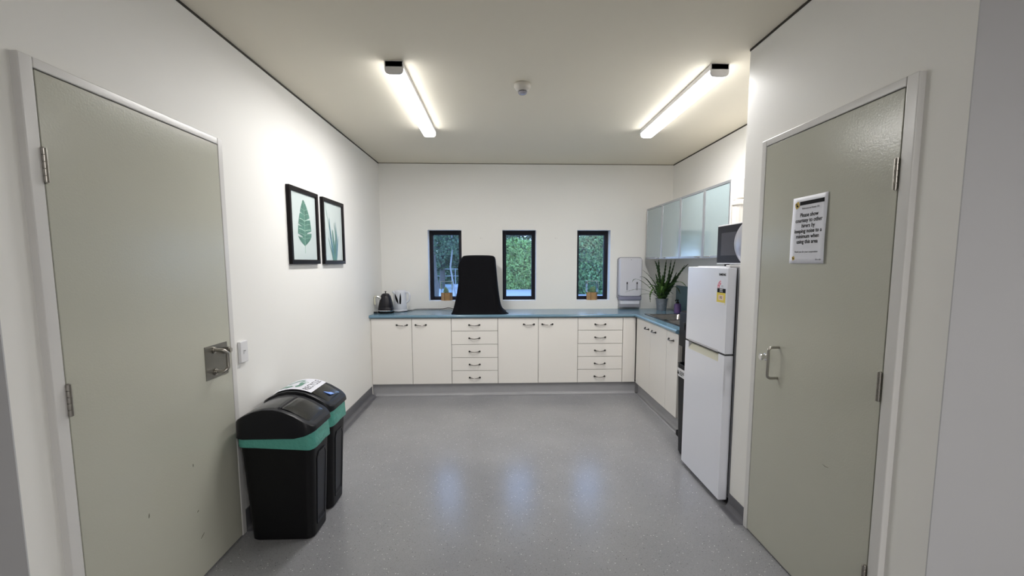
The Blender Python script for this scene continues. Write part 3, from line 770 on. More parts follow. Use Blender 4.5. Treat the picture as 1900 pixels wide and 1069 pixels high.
for k in range(8):
    q = [arc[k], arc[k + 1], arc[16 - k], arc[17 - k]]; ring_loft(bm, [[(FXF - .0003 - d, y, z) for y, z in q] for d in (0, .0004)])
obj('star_arc', bm, M['pink'], lb)
for k in (1, 4, 7):
    a = PI - PI * .42 * k / 8; c = (2.697 - .039 * math.cos(a), 1.308 + .037 * math.sin(a))
    fpatch(lb, 'star', [(c[0] + .008 * (1 if j % 2 else .45) * math.cos(2 * PI * j / 10), c[1] + .008 * (1 if j % 2 else .45) * math.sin(2 * PI * j / 10)) for j in range(10)], M['paper'], .0009)
for z in (1.322, 1.316): fpatch(lb, 'fine_print', frect(2.700, 2.676, z, z + .002), M['grey_ink'])

# microwave on the fridge
MX, MY0, MY1, MZ0, MZ1 = 1.450, 2.622, 3.070, 1.450, 1.703
mw = thing('microwave', (1.62, 2.85, 1.4355), 'white microwave with black glass door sitting on top of the fridge', 'microwave')
bm = B(); box(bm, MX + .022, 1.80, MY0, MY1, MZ0, MZ1); obj('microwave_body', bm, M['white_plastic'], mw, bevel=.006)
bm = B(); box(bm, MX + .004, MX + .022, MY0 + .002, MY1, MZ0, MZ1); obj('front_surround', bm, M['white_plastic'], mw, bevel=.003)
def arc_y(z):   # curved boundary between door and panel
    t = (z - (MZ0 + MZ1) / 2) / ((MZ1 - MZ0) / 2); return 2.835 - .105 * t * t
bm = B(); zs = [MZ0 + .008 + (MZ1 - MZ0 - .016) * k / 16 for k in range(17)]
ring_loft(bm, [[(x, y, z) for (x, y, z) in [(MX, arc_y(z) , z), (MX, MY1 - .008, z), (MX + .006, MY1 - .008, z), (MX + .006, arc_y(z), z)]] for z in zs])
md_ = obj('microwave_door', bm, M['black_glass'], mw)
bm = B(); zs2 = [MZ0 + .055 + (.145) * k / 10 for k in range(11)]
ring_loft(bm, [[(MX - .0012, arc_y(z) + .012, z), (MX - .0012, MY1 - .062, z), (MX + .001, MY1 - .062, z), (MX + .001, arc_y(z) + .012, z)] for z in zs2]); obj('door_window', bm, M['window_mesh'], md_)
bm = B(); rings = []
for z in [MZ0 + .002 + (MZ1 - MZ0 - .004) * k / 20 for k in range(21)]:
    t = (z - (MZ0 + MZ1) / 2) / ((MZ1 - MZ0) / 2); bulge = .034 * (1 - t * t) ** .5 + .004; yb = arc_y(z); ya = MY0 + .004
    r_ = [(MX + .006, ya, z)]
    for k in range(9):
        s_ = k / 8; r_.append((MX - bulge * math.sin(PI * (0.12 + .88 * s_)) ** .7 if k < 8 else MX, ya + (yb - ya) * s_, z))
    r_.append((MX + .006, yb, z)); rings.append(r_)
ring_loft(bm, rings); auto_smooth(obj('control_panel', bm, M['silver'], mw, label='silver bulging control panel'), 60)
for a in (MX + .05, 1.76):
    for b in (MY0 + .05, MY1 - .05):
        bm = B(); cyl(bm, (a, b, 1.4355), (a, b, MZ0 + .001), .016, 12); obj('foot', bm, M['gasket'], mw)

# ------------------------------------------------------------------ water cooler and slim bin beside the fridge
wc = thing('water_cooler', (1.68, 3.63, 0), 'black free-standing water cooler between the worktop end and the slim bin', 'water cooler')
W0, W1 = 3.475, 3.785
bm = B(); ring_loft(bm, [rrect(1.49, 1.83, W0, W1, .03, z) for z in (.775, 1.045)] + [rrect(1.505, 1.82, W0 + .012, W1 - .012, .03, 1.062)]); auto_smooth(obj('dispenser_head', bm, M['cooler'], wc), 50)
bm = B(); ring_loft(bm, [rrect(1.518, 1.82, W0 + .012, W1 - .012, .02, z) for z in (.03, .775)]); auto_smooth(obj('column', bm, M['black_gloss'], wc), 50)
bm = B(); ring_loft(bm, [rrect(1.49, 1.83, W0, W1, .03, z) for z in (0, .035)]); auto_smooth(obj('base', bm, M['cooler'], wc), 50)
for y in (3.53, 3.60):
    bm = B(); cyl(bm, (1.49, y, .965), (1.462, y, .965), .010, 14); cyl(bm, (1.466, y, .975), (1.466, y, .925), .0075, 12); box(bm, 1.458, 1.474, y - .012, y + .012, .978, .984); auto_smooth(obj('tap', bm, M['gasket'], wc), 50)
sb = thing('slim_bin', (1.5, 3.33, 0), 'tall slim black bin with a white label band, squeezed beside the fridge', 'bin')
bm = B()
ring_loft(bm, [rrect(1.345 + a, 1.70 - a, 3.215 + b, 3.445 - b, .05, z, 8) for a, b, z in ((.03, .02, 0), (.02, .015, .02), (.003, .003, .695), (0, 0, .70), (.010, .010, .702), (.012, .012, .60))], True, True)
auto_smooth(obj('bin_body', bm, M['black_plastic'], sb), 40)
bm = B(); ring_loft(bm, [rrect(1.345 + a, 1.70 - a, 3.215 + a, 3.445 - a, .05, z, 8) for a, z in ((.0045, .605), (.0005, .67))], False, False)
o = obj('label_band', bm, M['white_plastic'], sb); md = o.modifiers.new('s', 'SOLIDIFY'); md.thickness = .001; md.offset = 1
bm = B(); ring_loft(bm, [[(1.3430 - w + (.0035 if z < .63 else .0005), y, z) for y, z in ((3.405, .622), (3.375, .622), (3.390, .652))] for w in (0, .001)]); obj('emblem', bm, M['ink'], sb)
for z in (.646, .634, .622):
    bm = B(); box(bm, 1.3420, 1.3450, 3.28 if z > .63 else 3.31, 3.36, z, z + .005); obj('lettering', bm, M['grey_ink'], sb)

# ------------------------------------------------------------------ recycling bins by the left door
def zlid(s):          # lid height across the long axis, s -0.2 (wall side) .. 0.2 (room side)
    pts = [(-.20, .655), (-.17, .678), (-.12, .705), (-.06, .722), (-.01, .724), (.05, .712), (.10, .690), (.15, .658), (.18, .638), (.20, .622)]
    for (a, za), (b, zb_) in zip(pts[:-1], pts[1:]):
        if s <= b:
            t = max(0, (s - a) / (b - a)); return za + (zb_ - za) * t
    return pts[-1][1]
def zl(s, w=.012):
    return sum(zlid(s + d) for d in (-2 * w, -w, 0, w, 2 * w)) / 5
def chamf(hx, hy, c, n_=6):
    r = c * 1.25; out = []
    for cx_, cy_, a0 in ((hx - r, hy - r, 0), (-hx + r, hy - r, PI / 2), (-hx + r, -hy + r, PI), (hx - r, -hy + r, 1.5 * PI)):
        for k in range(7):
            a = a0 + PI / 2 * k / 6; out.append((cx_ + r * math.cos(a), cy_ + r * math.sin(a)))
        # straight run towards the next corner
        nx_, ny_ = {0: (-1, 0), 1: (0, -1), 2: (1, 0), 3: (0, 1)}[int(round(a0 / (PI / 2)))]
        L_ = 2 * ((hx if nx_ else hy) - r); p_ = out[-1]
        for k in range(1, 6 if nx_ else 3): 
            q_ = k / (6 if nx_ else 3); out.append((p_[0] + nx_ * L_ * q_, p_[1] + ny_ * L_ * q_))
    return out
    c_ = [(hx, -hy + c), (hx, hy - c), (hx - c, hy), (-hx + c, hy), (-hx, hy - c), (-hx, -hy + c), (-hx + c, -hy), (hx - c, -hy)]
    out = []
    for i, a in enumerate(c_):
        b = c_[(i + 1) % 8]
        m_ = n_ * 2 if i % 2 == 0 and False else n_
        for k in range(m_): out.append((a[0] + (b[0] - a[0]) * k / m_, a[1] + (b[1] - a[1]) * k / m_))
    return out
def recycling_bin(cx, cy, label, sticker, dz=0.0):
    t = thing('swing_top_bin', (cx, cy, 0), label, 'bin', 'black swing-top bins by the left wall')
    def ring(hx, hy, c, z): return [(cx + x, cy + y, z(x) if callable(z) else z) for x, y in chamf(hx, hy, c)]
    bm = B()
    ring_loft(bm, [ring(.155, .098, .03, 0), ring(.162, .105, .032, .008), ring(.185, .125, .036, .50), ring(.189, .129, .036, .56 + dz)])
    auto_smooth(obj('bin_body', bm, M['black_plastic'], t), 30)
    # raised frame on the end panel facing the room
    for (s,) in ((1,),):
        bm = B(); X = lambda z: cx + .1615 + (z - .008) * .0235 / .492
        pts = [(-.055, .06), (.055, .06), (.065, .43), (.045, .46), (-.045, .46), (-.065, .43)]
        ring_loft(bm, [[(X(z) - .002, cy + y, z) for y, z in pts], [(X(z) + .004, cy + y, z) for y, z in pts], [(X(z) + .004, cy + y * .86, .26 + (z - .26) * .95) for y, z in pts], [(X(z) + .001, cy + y * .82, .26 + (z - .26) * .93) for y, z in pts]])
        obj('end_panel', bm, M['lid_plastic'], t)
    # liner folded over the rim
    bm = B(); rings = []
    random.seed(int(cy * 100))
    base = chamf(.190, .130, .036)
    for k, (z, o_) in enumerate(((.512, .004), (.520, .007), (.545, .006), (.575, .005), (.60, .002))):
        rg = []
        for i, (x, y) in enumerate(base):
            w = .0022 * math.sin(i * 1.3 + k * 1.1) + .0012 * math.sin(i * 2.9 + k)
            fac = 1 + (o_ + w * .6) / .19
            zz = z - (.0035 * math.sin(i * .37 + 1)) * (1 if k < 2 else 0) + (.008 - .016 * (x + .19) / .38) * (k < 2)
            rg.append((cx + x * fac, cy + y * fac, zz + dz))
        rings.append(rg)
    ring_loft(bm, rings, False, False); auto_smooth(obj('bin_liner', bm, M['liner'], t, label='teal plastic bin liner'), 60)
    # lid: skirt, shoulder, crowned top
    H = lambda s: (lambda x: zl(x) + dz - s)
    tilt = lambda x: .566 + dz - .10 * max(0, x - .13) * 0 + (.03 * (max(0, x - .12) / .08)) 
    rings = [ring(.197, .137, .038, lambda x: tilt(x)), ring(.203, .143, .04, lambda x: tilt(x) + .004), ring(.201, .141, .04, H(.010)), ring(.198, .138, .04, H(.003)), ring(.190, .130, .038, H(0))]
    for k in range(1, 7):
        f_ = 1 - k / 6.0
        rings.append([(cx + x * (.190 / .190), cy + y * max(f_, .0), zl(x) + dz - (.004 if k >= 1 else 0) * 1) for x, y in chamf(.178 if k else .19, .118, .034)])
    bm = B(); ring_loft(bm, rings, False, False)
    bmesh.ops.remove_doubles(bm, verts=bm.verts, dist=1e-5)
    lid = auto_smooth(obj('lid', bm, M['lid_plastic'], t), 30)
    # two flaps in the crown
    def flap(a, b, hy, up_, name, m, parent, lift=0):
        bm = B(); N_, K_ = 16, 6; G = {}
        for i in range(N_ + 1):
            for j in range(K_ + 1):
                x = a + (b - a) * i / N_; e = .012 if (i in (0, N_)) else 0
                y = -hy + 2 * hy * j / K_; y *= (1 - (.10 if i in (0, N_) else 0))
                G[i, j] = bm.verts.new((cx + x, cy + y, zl(x) + dz + up_ - .004 * (i in (0, N_) or j in (0, K_)) + lift * (1 - i / N_)))
        for i in range(N_):
            for j in range(K_): bm.faces.new((G[i, j], G[i + 1, j], G[i + 1, j + 1], G[i, j + 1]))
        return obj(name, bm, m, parent, smooth=True)
    flap(-.15, .012, .102, .001, 'flap', M['flap_grey'], lid)
    flap(.028, .165, .102, .001, 'flap', M['flap_plastic'], lid, lift=.004)
    if not sticker:
        bm = B(); ring_loft(bm, [[(cx + .012 + q, cy + y, zl(.015) + dz + .0005 + h) for q, h in ((0, 0), (.008, .0035), (.016, 0))] for y in (-.105, .0, .095)]); obj('flap_hinge', bm, M['lid_plastic'], lid)
    if sticker:
        def surf(x, y, w): return (cx + x, cy + y, zl(x) + dz + .006 + w)
        bm = B(); N_ = 20; G = {}
        for i in range(N_ + 1):
            x = -.185 + .262 * i / N_
            for j in range(7): G[i, j] = bm.verts.new(surf(x, -.118 + .236 * j / 6, 0))
        for i in range(N_):
            for j in range(6): bm.faces.new((G[i, j], G[i + 1, j], G[i + 1, j + 1], G[i, j + 1]))
        st = obj('recycle_sticker', bm, M['paper'], lid, smooth=True, label='white RECYCLE sticker with green arrows')
        # text reads along y, letters upright towards -x
        bm = text_bm('RECYCLE', .050, lambda x, y, w: (x, y, w), bold=.0006, extrude=.0002)
        for v in bm.verts:
            x, y, w = v.co; v.co = Vector(surf(.038 - y, x * 1.0, w + .0006))
        obj('lettering', bm, M['grey_ink'], st)
        # three chasing arrows
        for q in range(3):
            bm = B(); a0 = PI / 2 + q * 2 * PI / 3
            pts_o, pts_i = [], []
            for k in range(9):
                a = a0 + (1.45) * k / 8; ro = .078 * (1 - .16 * math.cos(3 * (a - PI / 2)) * -1); ri = ro - .030
                pts_o.append((ro * math.cos(a), ro * math.sin(a))); pts_i.append((ri * math.cos(a), ri * math.sin(a)))
            def S(p_): return surf(-.070 - p_[1] * .95, p_[0], .0008)
            for k in range(8):
                bm.faces.new([bm.verts.new(S(p_)) for p_ in (pts_o[k], pts_o[k + 1], pts_i[k + 1], pts_i[k])])
            a = a0 + 1.45; mid = ((pts_o[8][0] + pts_i[8][0]) / 2, (pts_o[8][1] + pts_i[8][1]) / 2)
            rad = Vector((math.cos(a), math.sin(a))); tan = Vector((-rad.y, rad.x))
            tri = [Vector(mid) + rad * .030, Vector(mid) + tan * .034, Vector(mid) - rad * .030]
            bm.faces.new([bm.verts.new(S((p_.x, p_.y))) for p_ in tri])
            obj('recycling_arrow', bm, M['green_print'], st)
    return t
recycling_bin(-1.158, 2.463, 'black swing-top bin with plain lid and teal liner, right beside the left door', False)
recycling_bin(-1.166, 2.760, 'black swing-top bin with a white RECYCLE sticker on its lid, behind the plain one', True, dz=.012)
bm = B(); z = zl(.125) + .012
pts = [(.085, -.005, .024), (.115, -.028, .030), (.150, -.022, .012), (.158, .02, .006), (.128, .03, .014), (.112, .006, .022)]
R_ = [[(-1.166 + x, 2.760 + y, .665 + h + k) for x, y, h in pts] for k in (0, .004)]
ring_loft(bm, R_); obj('plastic_scrap', bm, M['blue_scrap'], None, label='small blue plastic scrap caught in the flap of the RECYCLE bin', cat='litter')

# ------------------------------------------------------------------ things on the worktop
# black cloth cover over a tall appliance
def cover_ring(z, hw, hd, cx, cy, fold, seed, n_=96):
    out = []
    for k in range(n_):
        a = 2 * PI * k / n_; c, s_ = math.cos(a), math.sin(a); e = .32
        x = math.copysign(abs(c) ** e, c); y = math.copysign(abs(s_) ** e, s_)
        f_ = 1 + fold * (.5 * math.sin(a * 5 + seed) + .35 * math.sin(a * 9 + 2 * seed + z * 3) + .25 * math.sin(a * 14 + z * 5))
        out.append((cx + hw * x * f_, cy + hd * y * f_, z))
    return out
levels = [ # z, x0, x1, y0, y1, fold
    (.8955, -.548, .066, 5.035, 5.49, .030), (.905, -.542, .050, 5.045, 5.49, .030), (.93, -.530, .020, 5.058, 5.488, .028), (.98, -.515, .002, 5.07, 5.48, .022), (1.08, -.492, -.012, 5.085, 5.475, .016),
    (1.20, -.470, -.026, 5.10, 5.465, .010), (1.32, -.452, -.036, 5.11, 5.46, .006), (1.42, -.440, -.044, 5.12, 5.455, .004), (1.50, -.428, -.050, 5.125, 5.45, .003), (1.522, -.420, -.058, 5.132, 5.445, .002),
    (1.534, -.405, -.075, 5.15, 5.43, .002), (1.538, -.36, -.12, 5.19, 5.39, .001), (1.541, -.28, -.2, 5.26, 5.32, .0)]
bm = B(); rings = [cover_ring(z, (x1 - x0) / 2, (y1 - y0) / 2, (x0 + x1) / 2, (y0 + y1) / 2, f_, 1.1) for z, x0, x1, y0, y1, f_ in levels]
# side bulge (spout or lever under the cloth) on the left, and the trailing corner on the right
for r_ in rings:
    for k, (x, y, z) in enumerate(r_):
        if x < -.40 and 1.22 < z < 1.50: 
            r_[k] = (x - .040 * math.exp(-((z - 1.42) / .07) ** 2), y, z)
        if z < .94 and x > .0 and y < 5.3:
            r_[k] = (x + .03 * (1 - (z - .895) / .045) * math.exp(-((y - 5.12) / .12) ** 2), y, z)
ring_loft(bm, rings, False, True)
cv = auto_smooth(obj('cloth_cover', bm, M['cloth'], None, label='black cloth cover draped over a tall appliance on the worktop, beside the left window', cat='cover'), 60)
sub = cv.modifiers.new('sub', 'SUBSURF'); sub.levels = 1; sub.render_levels = 2

# black kettle
KX, KY = -1.285, 5.24
k_ = thing('black_kettle', (KX, KY, CT1), 'matt black pyramid kettle with chrome band, beside the left wall', 'kettle')
bm = B(); lathe(bm, [(.080, CT1 + .0005), (.088, CT1 + .004), (.088, CT1 + .018), (.080, CT1 + .024)], KX, KY, 36); auto_smooth(obj('power_base', bm, M['black_gloss'], k_), 40)
bm = B(); lathe(bm, [(.088, CT1 + .024), (.090, CT1 + .028), (.089, CT1 + .036)], KX, KY, 36); auto_smooth(obj('chrome_band', bm, M['chrome'], k_), 40)
bm = B(); lathe(bm, [(.088, CT1 + .036), (.086, CT1 + .06), (.082, CT1 + .068), (.083, CT1 + .072), (.070, CT1 + .13), (.056, CT1 + .185), (.050, CT1 + .200), (.044, CT1 + .205)], KX, KY, 40); auto_smooth(obj('kettle_body', bm, M['kettle'], k_), 40)
bm = B(); lathe(bm, [(.044, CT1 + .205), (.042, CT1 + .213), (.026, CT1 + .221), (.008, CT1 + .223)], KX, KY, 32); lathe(bm, [(.005, CT1 + .222), (.005, CT1 + .232), (.009, CT1 + .236), (.009, CT1 + .243), (.004, CT1 + .247)], KX, KY, 16); auto_smooth(obj('kettle_lid', bm, M['kettle'], k_), 40)
bm = B(); tube(bm, [(KX - .045, KY - .02, CT1 + .165), (KX - .075, KY - .035, CT1 + .185), (KX - .092, KY - .042, CT1 + .193)], [.024, .015, .010], 14); auto_smooth(obj('handle_joint', bm, M['chrome'], k_), 50)
bm = B(); tube(bm, smooth_path([(KX - .085, KY - .04, CT1 + .192), (KX - .104, KY - .046, CT1 + .186), (KX - .110, KY - .048, CT1 + .165), (KX - .109, KY - .047, CT1 + .11), (KX - .104, KY - .045, CT1 + .098)], 6), .0085, 12); auto_smooth(obj('kettle_handle', bm, M['cream_recess'], k_), 50)

# white jug kettle
JX, JY = -1.165, 5.425
j_ = thing('white_kettle', (JX, JY, CT1), 'white plastic jug kettle with a dark V-shaped water gauge, behind the black one', 'kettle')
bm = B(); lathe(bm, [(.074, CT1 + .0005), (.080, CT1 + .004), (.080, CT1 + .016), (.074, CT1 + .02)], JX, JY, 32); auto_smooth(obj('power_base', bm, M['jug'], j_), 40)
bm = B(); lathe(bm, [(.074, CT1 + .02), (.078, CT1 + .03), (.076, CT1 + .12), (.072, CT1 + .21), (.070, CT1 + .234), (.062, CT1 + .242)], JX, JY, 40, sx=.96); auto_smooth(obj('kettle_body', bm, M['jug'], j_), 40)
bm = B(); lathe(bm, [(.060, CT1 + .242), (.056, CT1 + .246), (.02, CT1 + .248)], JX, JY, 32, sx=.96); auto_smooth(obj('kettle_lid', bm, M['jug'], j_), 40)
bm = B(); tube(bm, smooth_path([(JX + .060, JY - .01, CT1 + .222), (JX + .100, JY - .015, CT1 + .218), (JX + .114, JY - .017, CT1 + .185), (JX + .106, JY - .016, CT1 + .13), (JX + .070, JY - .01, CT1 + .100)], 7), .0105, 12); auto_smooth(obj('kettle_handle', bm, M['jug'], j_), 50)
bm = B(); tube(bm, [(JX - .055, JY - .03, CT1 + .215), (JX - .072, JY - .040, CT1 + .236)], [.020, .013], 12); auto_smooth(obj('spout', bm, M['jug'], j_), 50)
def on_jug(a, z, w=.0028):       # a: angle across the front, facing the room
    r = .0765 + w - (z - CT1 - .03) * .02; return (JX + r * .96 * math.sin(a), JY - r * math.cos(a), z)
def jug_patch(path):
    bm = B(); n_ = len(path)
    G = [[bm.verts.new(on_jug(a + w * (2 * c / 8 - 1), z)) for c in range(9)] for a, z, w in path]
    for i in range(n_ - 1):
        for c in range(8): bm.faces.new((G[i][c], G[i][c + 1], G[i + 1][c + 1], G[i + 1][c]))
    obj('water_gauge', bm, M['ink'], j_)
jug_patch([(-.60 + .55 * (t ** 1.2), CT1 + .205 - .115 * t, .03 + .17 * math.sin(PI * min(1, t * 1.02))) for t in [k / 12 for k in range(13)]])
jug_patch([(.30 - .09 * t, CT1 + .215 - .125 * t, .02 + .13 * math.sin(PI * t * .75)) for t in [k / 12 for k in range(13)]])

# cords
bm = B(); tube(bm, smooth_path([(KX + .08, KY + .02, CT1 + .006), (-1.14, 5.30, CT1 + .006), (-1.05, 5.44, CT1 + .006), (-1.00, 5.55, CT1 + .008), (-.86, 5.575, CT1 + .008), (-.70, 5.575, CT1 + .010), (-.62, 5.57, CT1 + .022), (-.56, 5.56, CT1 + .010), (-.50, 5.52, CT1 + .006)], 8), .004, 8)
auto_smooth(obj('power_cord', bm, M['cord'], None, label='black power cord running along the back of the worktop to the cloth cover', cat='cord'), 60)
bm = B(); tube(bm, smooth_path([(KX - .078, KY - .03, CT1 + .006), (-1.385, 5.19, CT1 + .007), (-1.402, 5.215, CT1 + .009)], 8), .004, 8); box(bm, -1.408, -1.375, 5.18, 5.205, CT1 + .001, CT1 + .02)
auto_smooth(obj('kettle_cord', bm, M['cord'], None, label='short black cord and plug lying between the black kettle and the left wall', cat='cord'), 40)

# paper towel dispenser
td = thing('paper_towel_dispenser', (1.56, YB - .05, .915), 'white paper towel dispenser on the back wall between the right window and the plant', 'towel dispenser')
TX0, TX1 = 1.420, 1.712; ty = YB - .0005
def trr(x0, x1, z0, z1, r, y): return [(a, y, b) for a, b, _ in rrect(x0, x1, z0, z1, r, 0)]
bm = B(); ring_loft(bm, [trr(TX0, TX1, 1.015, 1.52, .035, ty), trr(TX0, TX1, 1.015, 1.52, .035, ty - .045)]); auto_smooth(obj('back_shell', bm, M['dispenser_rim'], td), 40)
bm = B(); ring_loft(bm, [trr(TX0 + .008, TX1 - .008, 1.05, 1.512, .030, ty - .045), trr(TX0 + .010, TX1 - .010, 1.05, 1.510, .030, ty - .085), trr(TX0 + .02, TX1 - .02, 1.058, 1.50, .03, ty - .098)]); fc = auto_smooth(obj('front_cover', bm, M['dispenser'], td), 40)
for cxx in (1.522, 1.642):
    bm = B(); box(bm, cxx - .009, cxx + .009, ty - .0995, ty - .09, 1.125, 1.225); obj('viewing_slot', bm, M['dispenser_rim'], fc, bevel=.002)
    bm = B(); box(bm, cxx - .006, cxx + .006, ty - .1005, ty - .099, 1.200, 1.222); obj('slot_shade', bm, M['ink'], fc)
bm = B(); box(bm, TX0 + .012, TX1 - .012, ty - .1, ty - .002, 1.005, 1.052); obj('dispensing_mouth', bm, M['dispenser_grey'], td, bevel=.008)
bm = B(); box(bm, TX0 + .030, TX1 - .030, ty - .085, ty - .012, .955, 1.004); obj('paper_towels', bm, M['paper'], td, bevel=.004)
bm = B(); box(bm, TX0 + .02, TX1 - .02, ty - .08, ty - .002, .918, .954); obj('drip_tray', bm, M['dispenser_rim'], td, bevel=.004)
bm = B(); cyl(bm, (1.566, ty - .0985, 1.488), (1.566, ty - .094, 1.488), .005, 12); obj('lock', bm, M['dispenser_rim'], fc)

# potted plant
FXP, FYP = 1.905, 5.375
pp = thing('potted_plant', (FXP, FYP, CT1), 'long-leaved green plant in a small galvanised pot, in the corner under the cupboards', 'potted plant')
bm = B(); lathe(bm, [(.050, CT1 + .0005), (.053, CT1 + .004), (.068, CT1 + .132), (.073, CT1 + .134), (.073, CT1 + .141), (.067, CT1 + .141), (.064, CT1 + .12)], FXP, FYP, 36); auto_smooth(obj('pot', bm, M['galv'], pp), 40)
bm = B(); lathe(bm, [(.0645, CT1 + .118), (.0645, CT1 + .124)], FXP, FYP, 24); obj('soil', bm, M['soil'], pp)
random.seed(21)
def frond(tip, ctrl=None, w=.016, m='fern', droop=0.0, serr=True, base=None):
    b0 = Vector((FXP + random.uniform(-.03, .03), FYP + random.uniform(-.03, .03), CT1 + .12)) if base is None else Vector(base)
    T_ = Vector(tip); c = Vector(ctrl) if ctrl else (b0 + T_) / 2 + Vector((0, 0, .10))
    N_ = 22; bm = B(); prevs = None
    side = (T_ - b0).cross(Vector((0, 0, 1)));
    if side.length < .02: side = Vector((1, .4, 0))
    side.normalize()
    view = Vector((FXP, FYP, 1.2)).normalized()
    side = (side + Vector((.5 if side.x >= 0 else -.5, 0, .15))).normalized()
    for k in range(N_ + 1):
        t = k / N_; p = b0 * (1 - t) ** 2 + c * 2 * t * (1 - t) + T_ * t * t
        ww = w * (math.sin(PI * (t * .85 + .12)) ** .7) * (1 - t * .25) + .0012
        if serr and k % 2: ww *= .55
        l, r = bm.verts.new(p - side * ww), bm.verts.new(p + side * ww); mid = bm.verts.new(p - Vector((0, 0, ww * .35)))
        if prevs:
            bm.faces.new((prevs[0], prevs[1], mid, l)); bm.faces.new((prevs[1], prevs[2], r, mid))
        prevs = (l, mid, r)
    return obj('leaf', bm, M[m], pp)
tips = [ # tip, control
    ((1.447, 5.28, 1.116), (1.70, 5.33, 1.22), .008, 'fern'), ((1.522, 5.28, 1.235), (1.56, 5.30, 1.36), .008, 'fern'), ((1.600, 5.25, 1.290), (1.68, 5.28, 1.34), .009, 'fern'),
    ((1.636, 5.28, 1.372), (1.80, 5.32, 1.27), .008, 'fern'), ((1.745, 5.30, 1.00), (1.72, 5.32, 1.22), .012, 'fern'), ((1.70, 5.20, 1.09), (1.80, 5.28, 1.26), .014, 'fern_light'),
    ((1.775, 5.28, 1.478), (1.84, 5.33, 1.42), .013, 'fern'), ((1.83, 5.30, 1.486), (1.84, 5.34, 1.30), .015, 'fern'), ((1.90, 5.25, 1.484), (1.90, 5.3, 1.3), .012, 'fern'), ((1.945, 5.22, 1.484), (1.95, 5.3, 1.25), .012, 'fern'),
    ((1.985, 5.20, 1.486), (1.97, 5.28, 1.30), .012, 'fern'), ((1.985, 5.15, 1.35), (1.98, 5.2, 1.25), .012, 'fern'), ((2.045, 4.98, 1.440), (1.99, 5.16, 1.33), .016, 'fern'), ((2.03, 5.04, 1.425), (1.98, 5.2, 1.24), .015, 'fern'),
    ((2.035, 4.98, 1.19), (1.98, 5.15, 1.36), .015, 'fern_light'), ((1.965, 4.98, 1.12), (1.96, 5.12, 1.30), .013, 'fern'), ((2.03, 5.22, 1.16), (1.99, 5.28, 1.26), .013, 'fern_light'),
    ((1.68, 5.15, 1.17), (1.80, 5.25, 1.27), .012, 'fern_light'), ((1.76, 5.12, 1.22), (1.84, 5.25, 1.28), .012, 'fern_light'), ((1.80, 5.10, 1.15), (1.86, 5.22, 1.27), .013, 'fern_light'), ((1.88, 5.10, 1.27), (1.89, 5.25, 1.24), .014, 'fern_light'),
    ((1.95, 5.12, 1.24), (1.92, 5.25, 1.24), .014, 'fern'), ((1.84, 5.18, 1.32), (1.87, 5.3, 1.22), .013, 'fern_light'), ((1.93, 5.18, 1.33), (1.92, 5.3, 1.2), .013, 'fern'), ((1.78, 5.25, 1.33), (1.84, 5.3, 1.22), .012, 'fern'),
    ((1.70, 5.28, 1.20), (1.80, 5.32, 1.24), .011, 'fern'), ((1.90, 5.12, 1.10), (1.90, 5.24, 1.18), .013, 'fern'), ((1.82, 5.20, 1.08), (1.86, 5.28, 1.16), .012, 'fern'), ((1.97, 5.20, 1.10), (1.94, 5.3, 1.17), .012, 'fern'),
    ((1.62, 5.30, 1.08), (1.76, 5.34, 1.13), .008, 'fern')]
for tp, ct, w, m in tips: frond(tp, ct, w * 1.45 if w > .0085 else w * 1.15, m)
for k in range(34):
    a = random.uniform(0, 2 * PI); r = random.uniform(.04, .15)
    x = min(2.05, FXP + r * math.cos(a)); y = FYP - .04 + r * math.sin(a) * .9; z = CT1 + random.uniform(.20, .42) - r * .5
    frond((x, y, z), (FXP + r * .4 * math.cos(a), FYP - .02 + r * .4 * math.sin(a), z + .02), random.uniform(.010, .017), random.choice(['fern', 'fern', 'fern_light']))

# soap bottle
SBX, SBY = 1.975, 5.06
s_ = thing('soap_bottle', (SBX, SBY, CT1), 'purple pump soap bottle with black pump, beside the sink', 'soap bottle')
bm = B(); lathe(bm, [(.034, CT1 + .0005), (.038, CT1 + .004), (.038, CT1 + .085), (.036, CT1 + .092), (.036, CT1 + .096), (.036, CT1 + .102), (.018, CT1 + .112)], SBX, SBY, 30); auto_smooth(obj('bottle_body', bm, M['purple'], s_), 40)
bm = B(); lathe(bm, [(.016, CT1 + .110), (.016, CT1 + .124), (.007, CT1 + .128), (.007, CT1 + .142), (.012, CT1 + .144), (.012, CT1 + .150)], SBX, SBY, 20); tube(bm, [(SBX, SBY, CT1 + .147), (SBX - .03, SBY - .012, CT1 + .146), (SBX - .036, SBY - .014, CT1 + .138)], .0045, 8); auto_smooth(obj('pump', bm, M['black_gloss'], s_), 40)

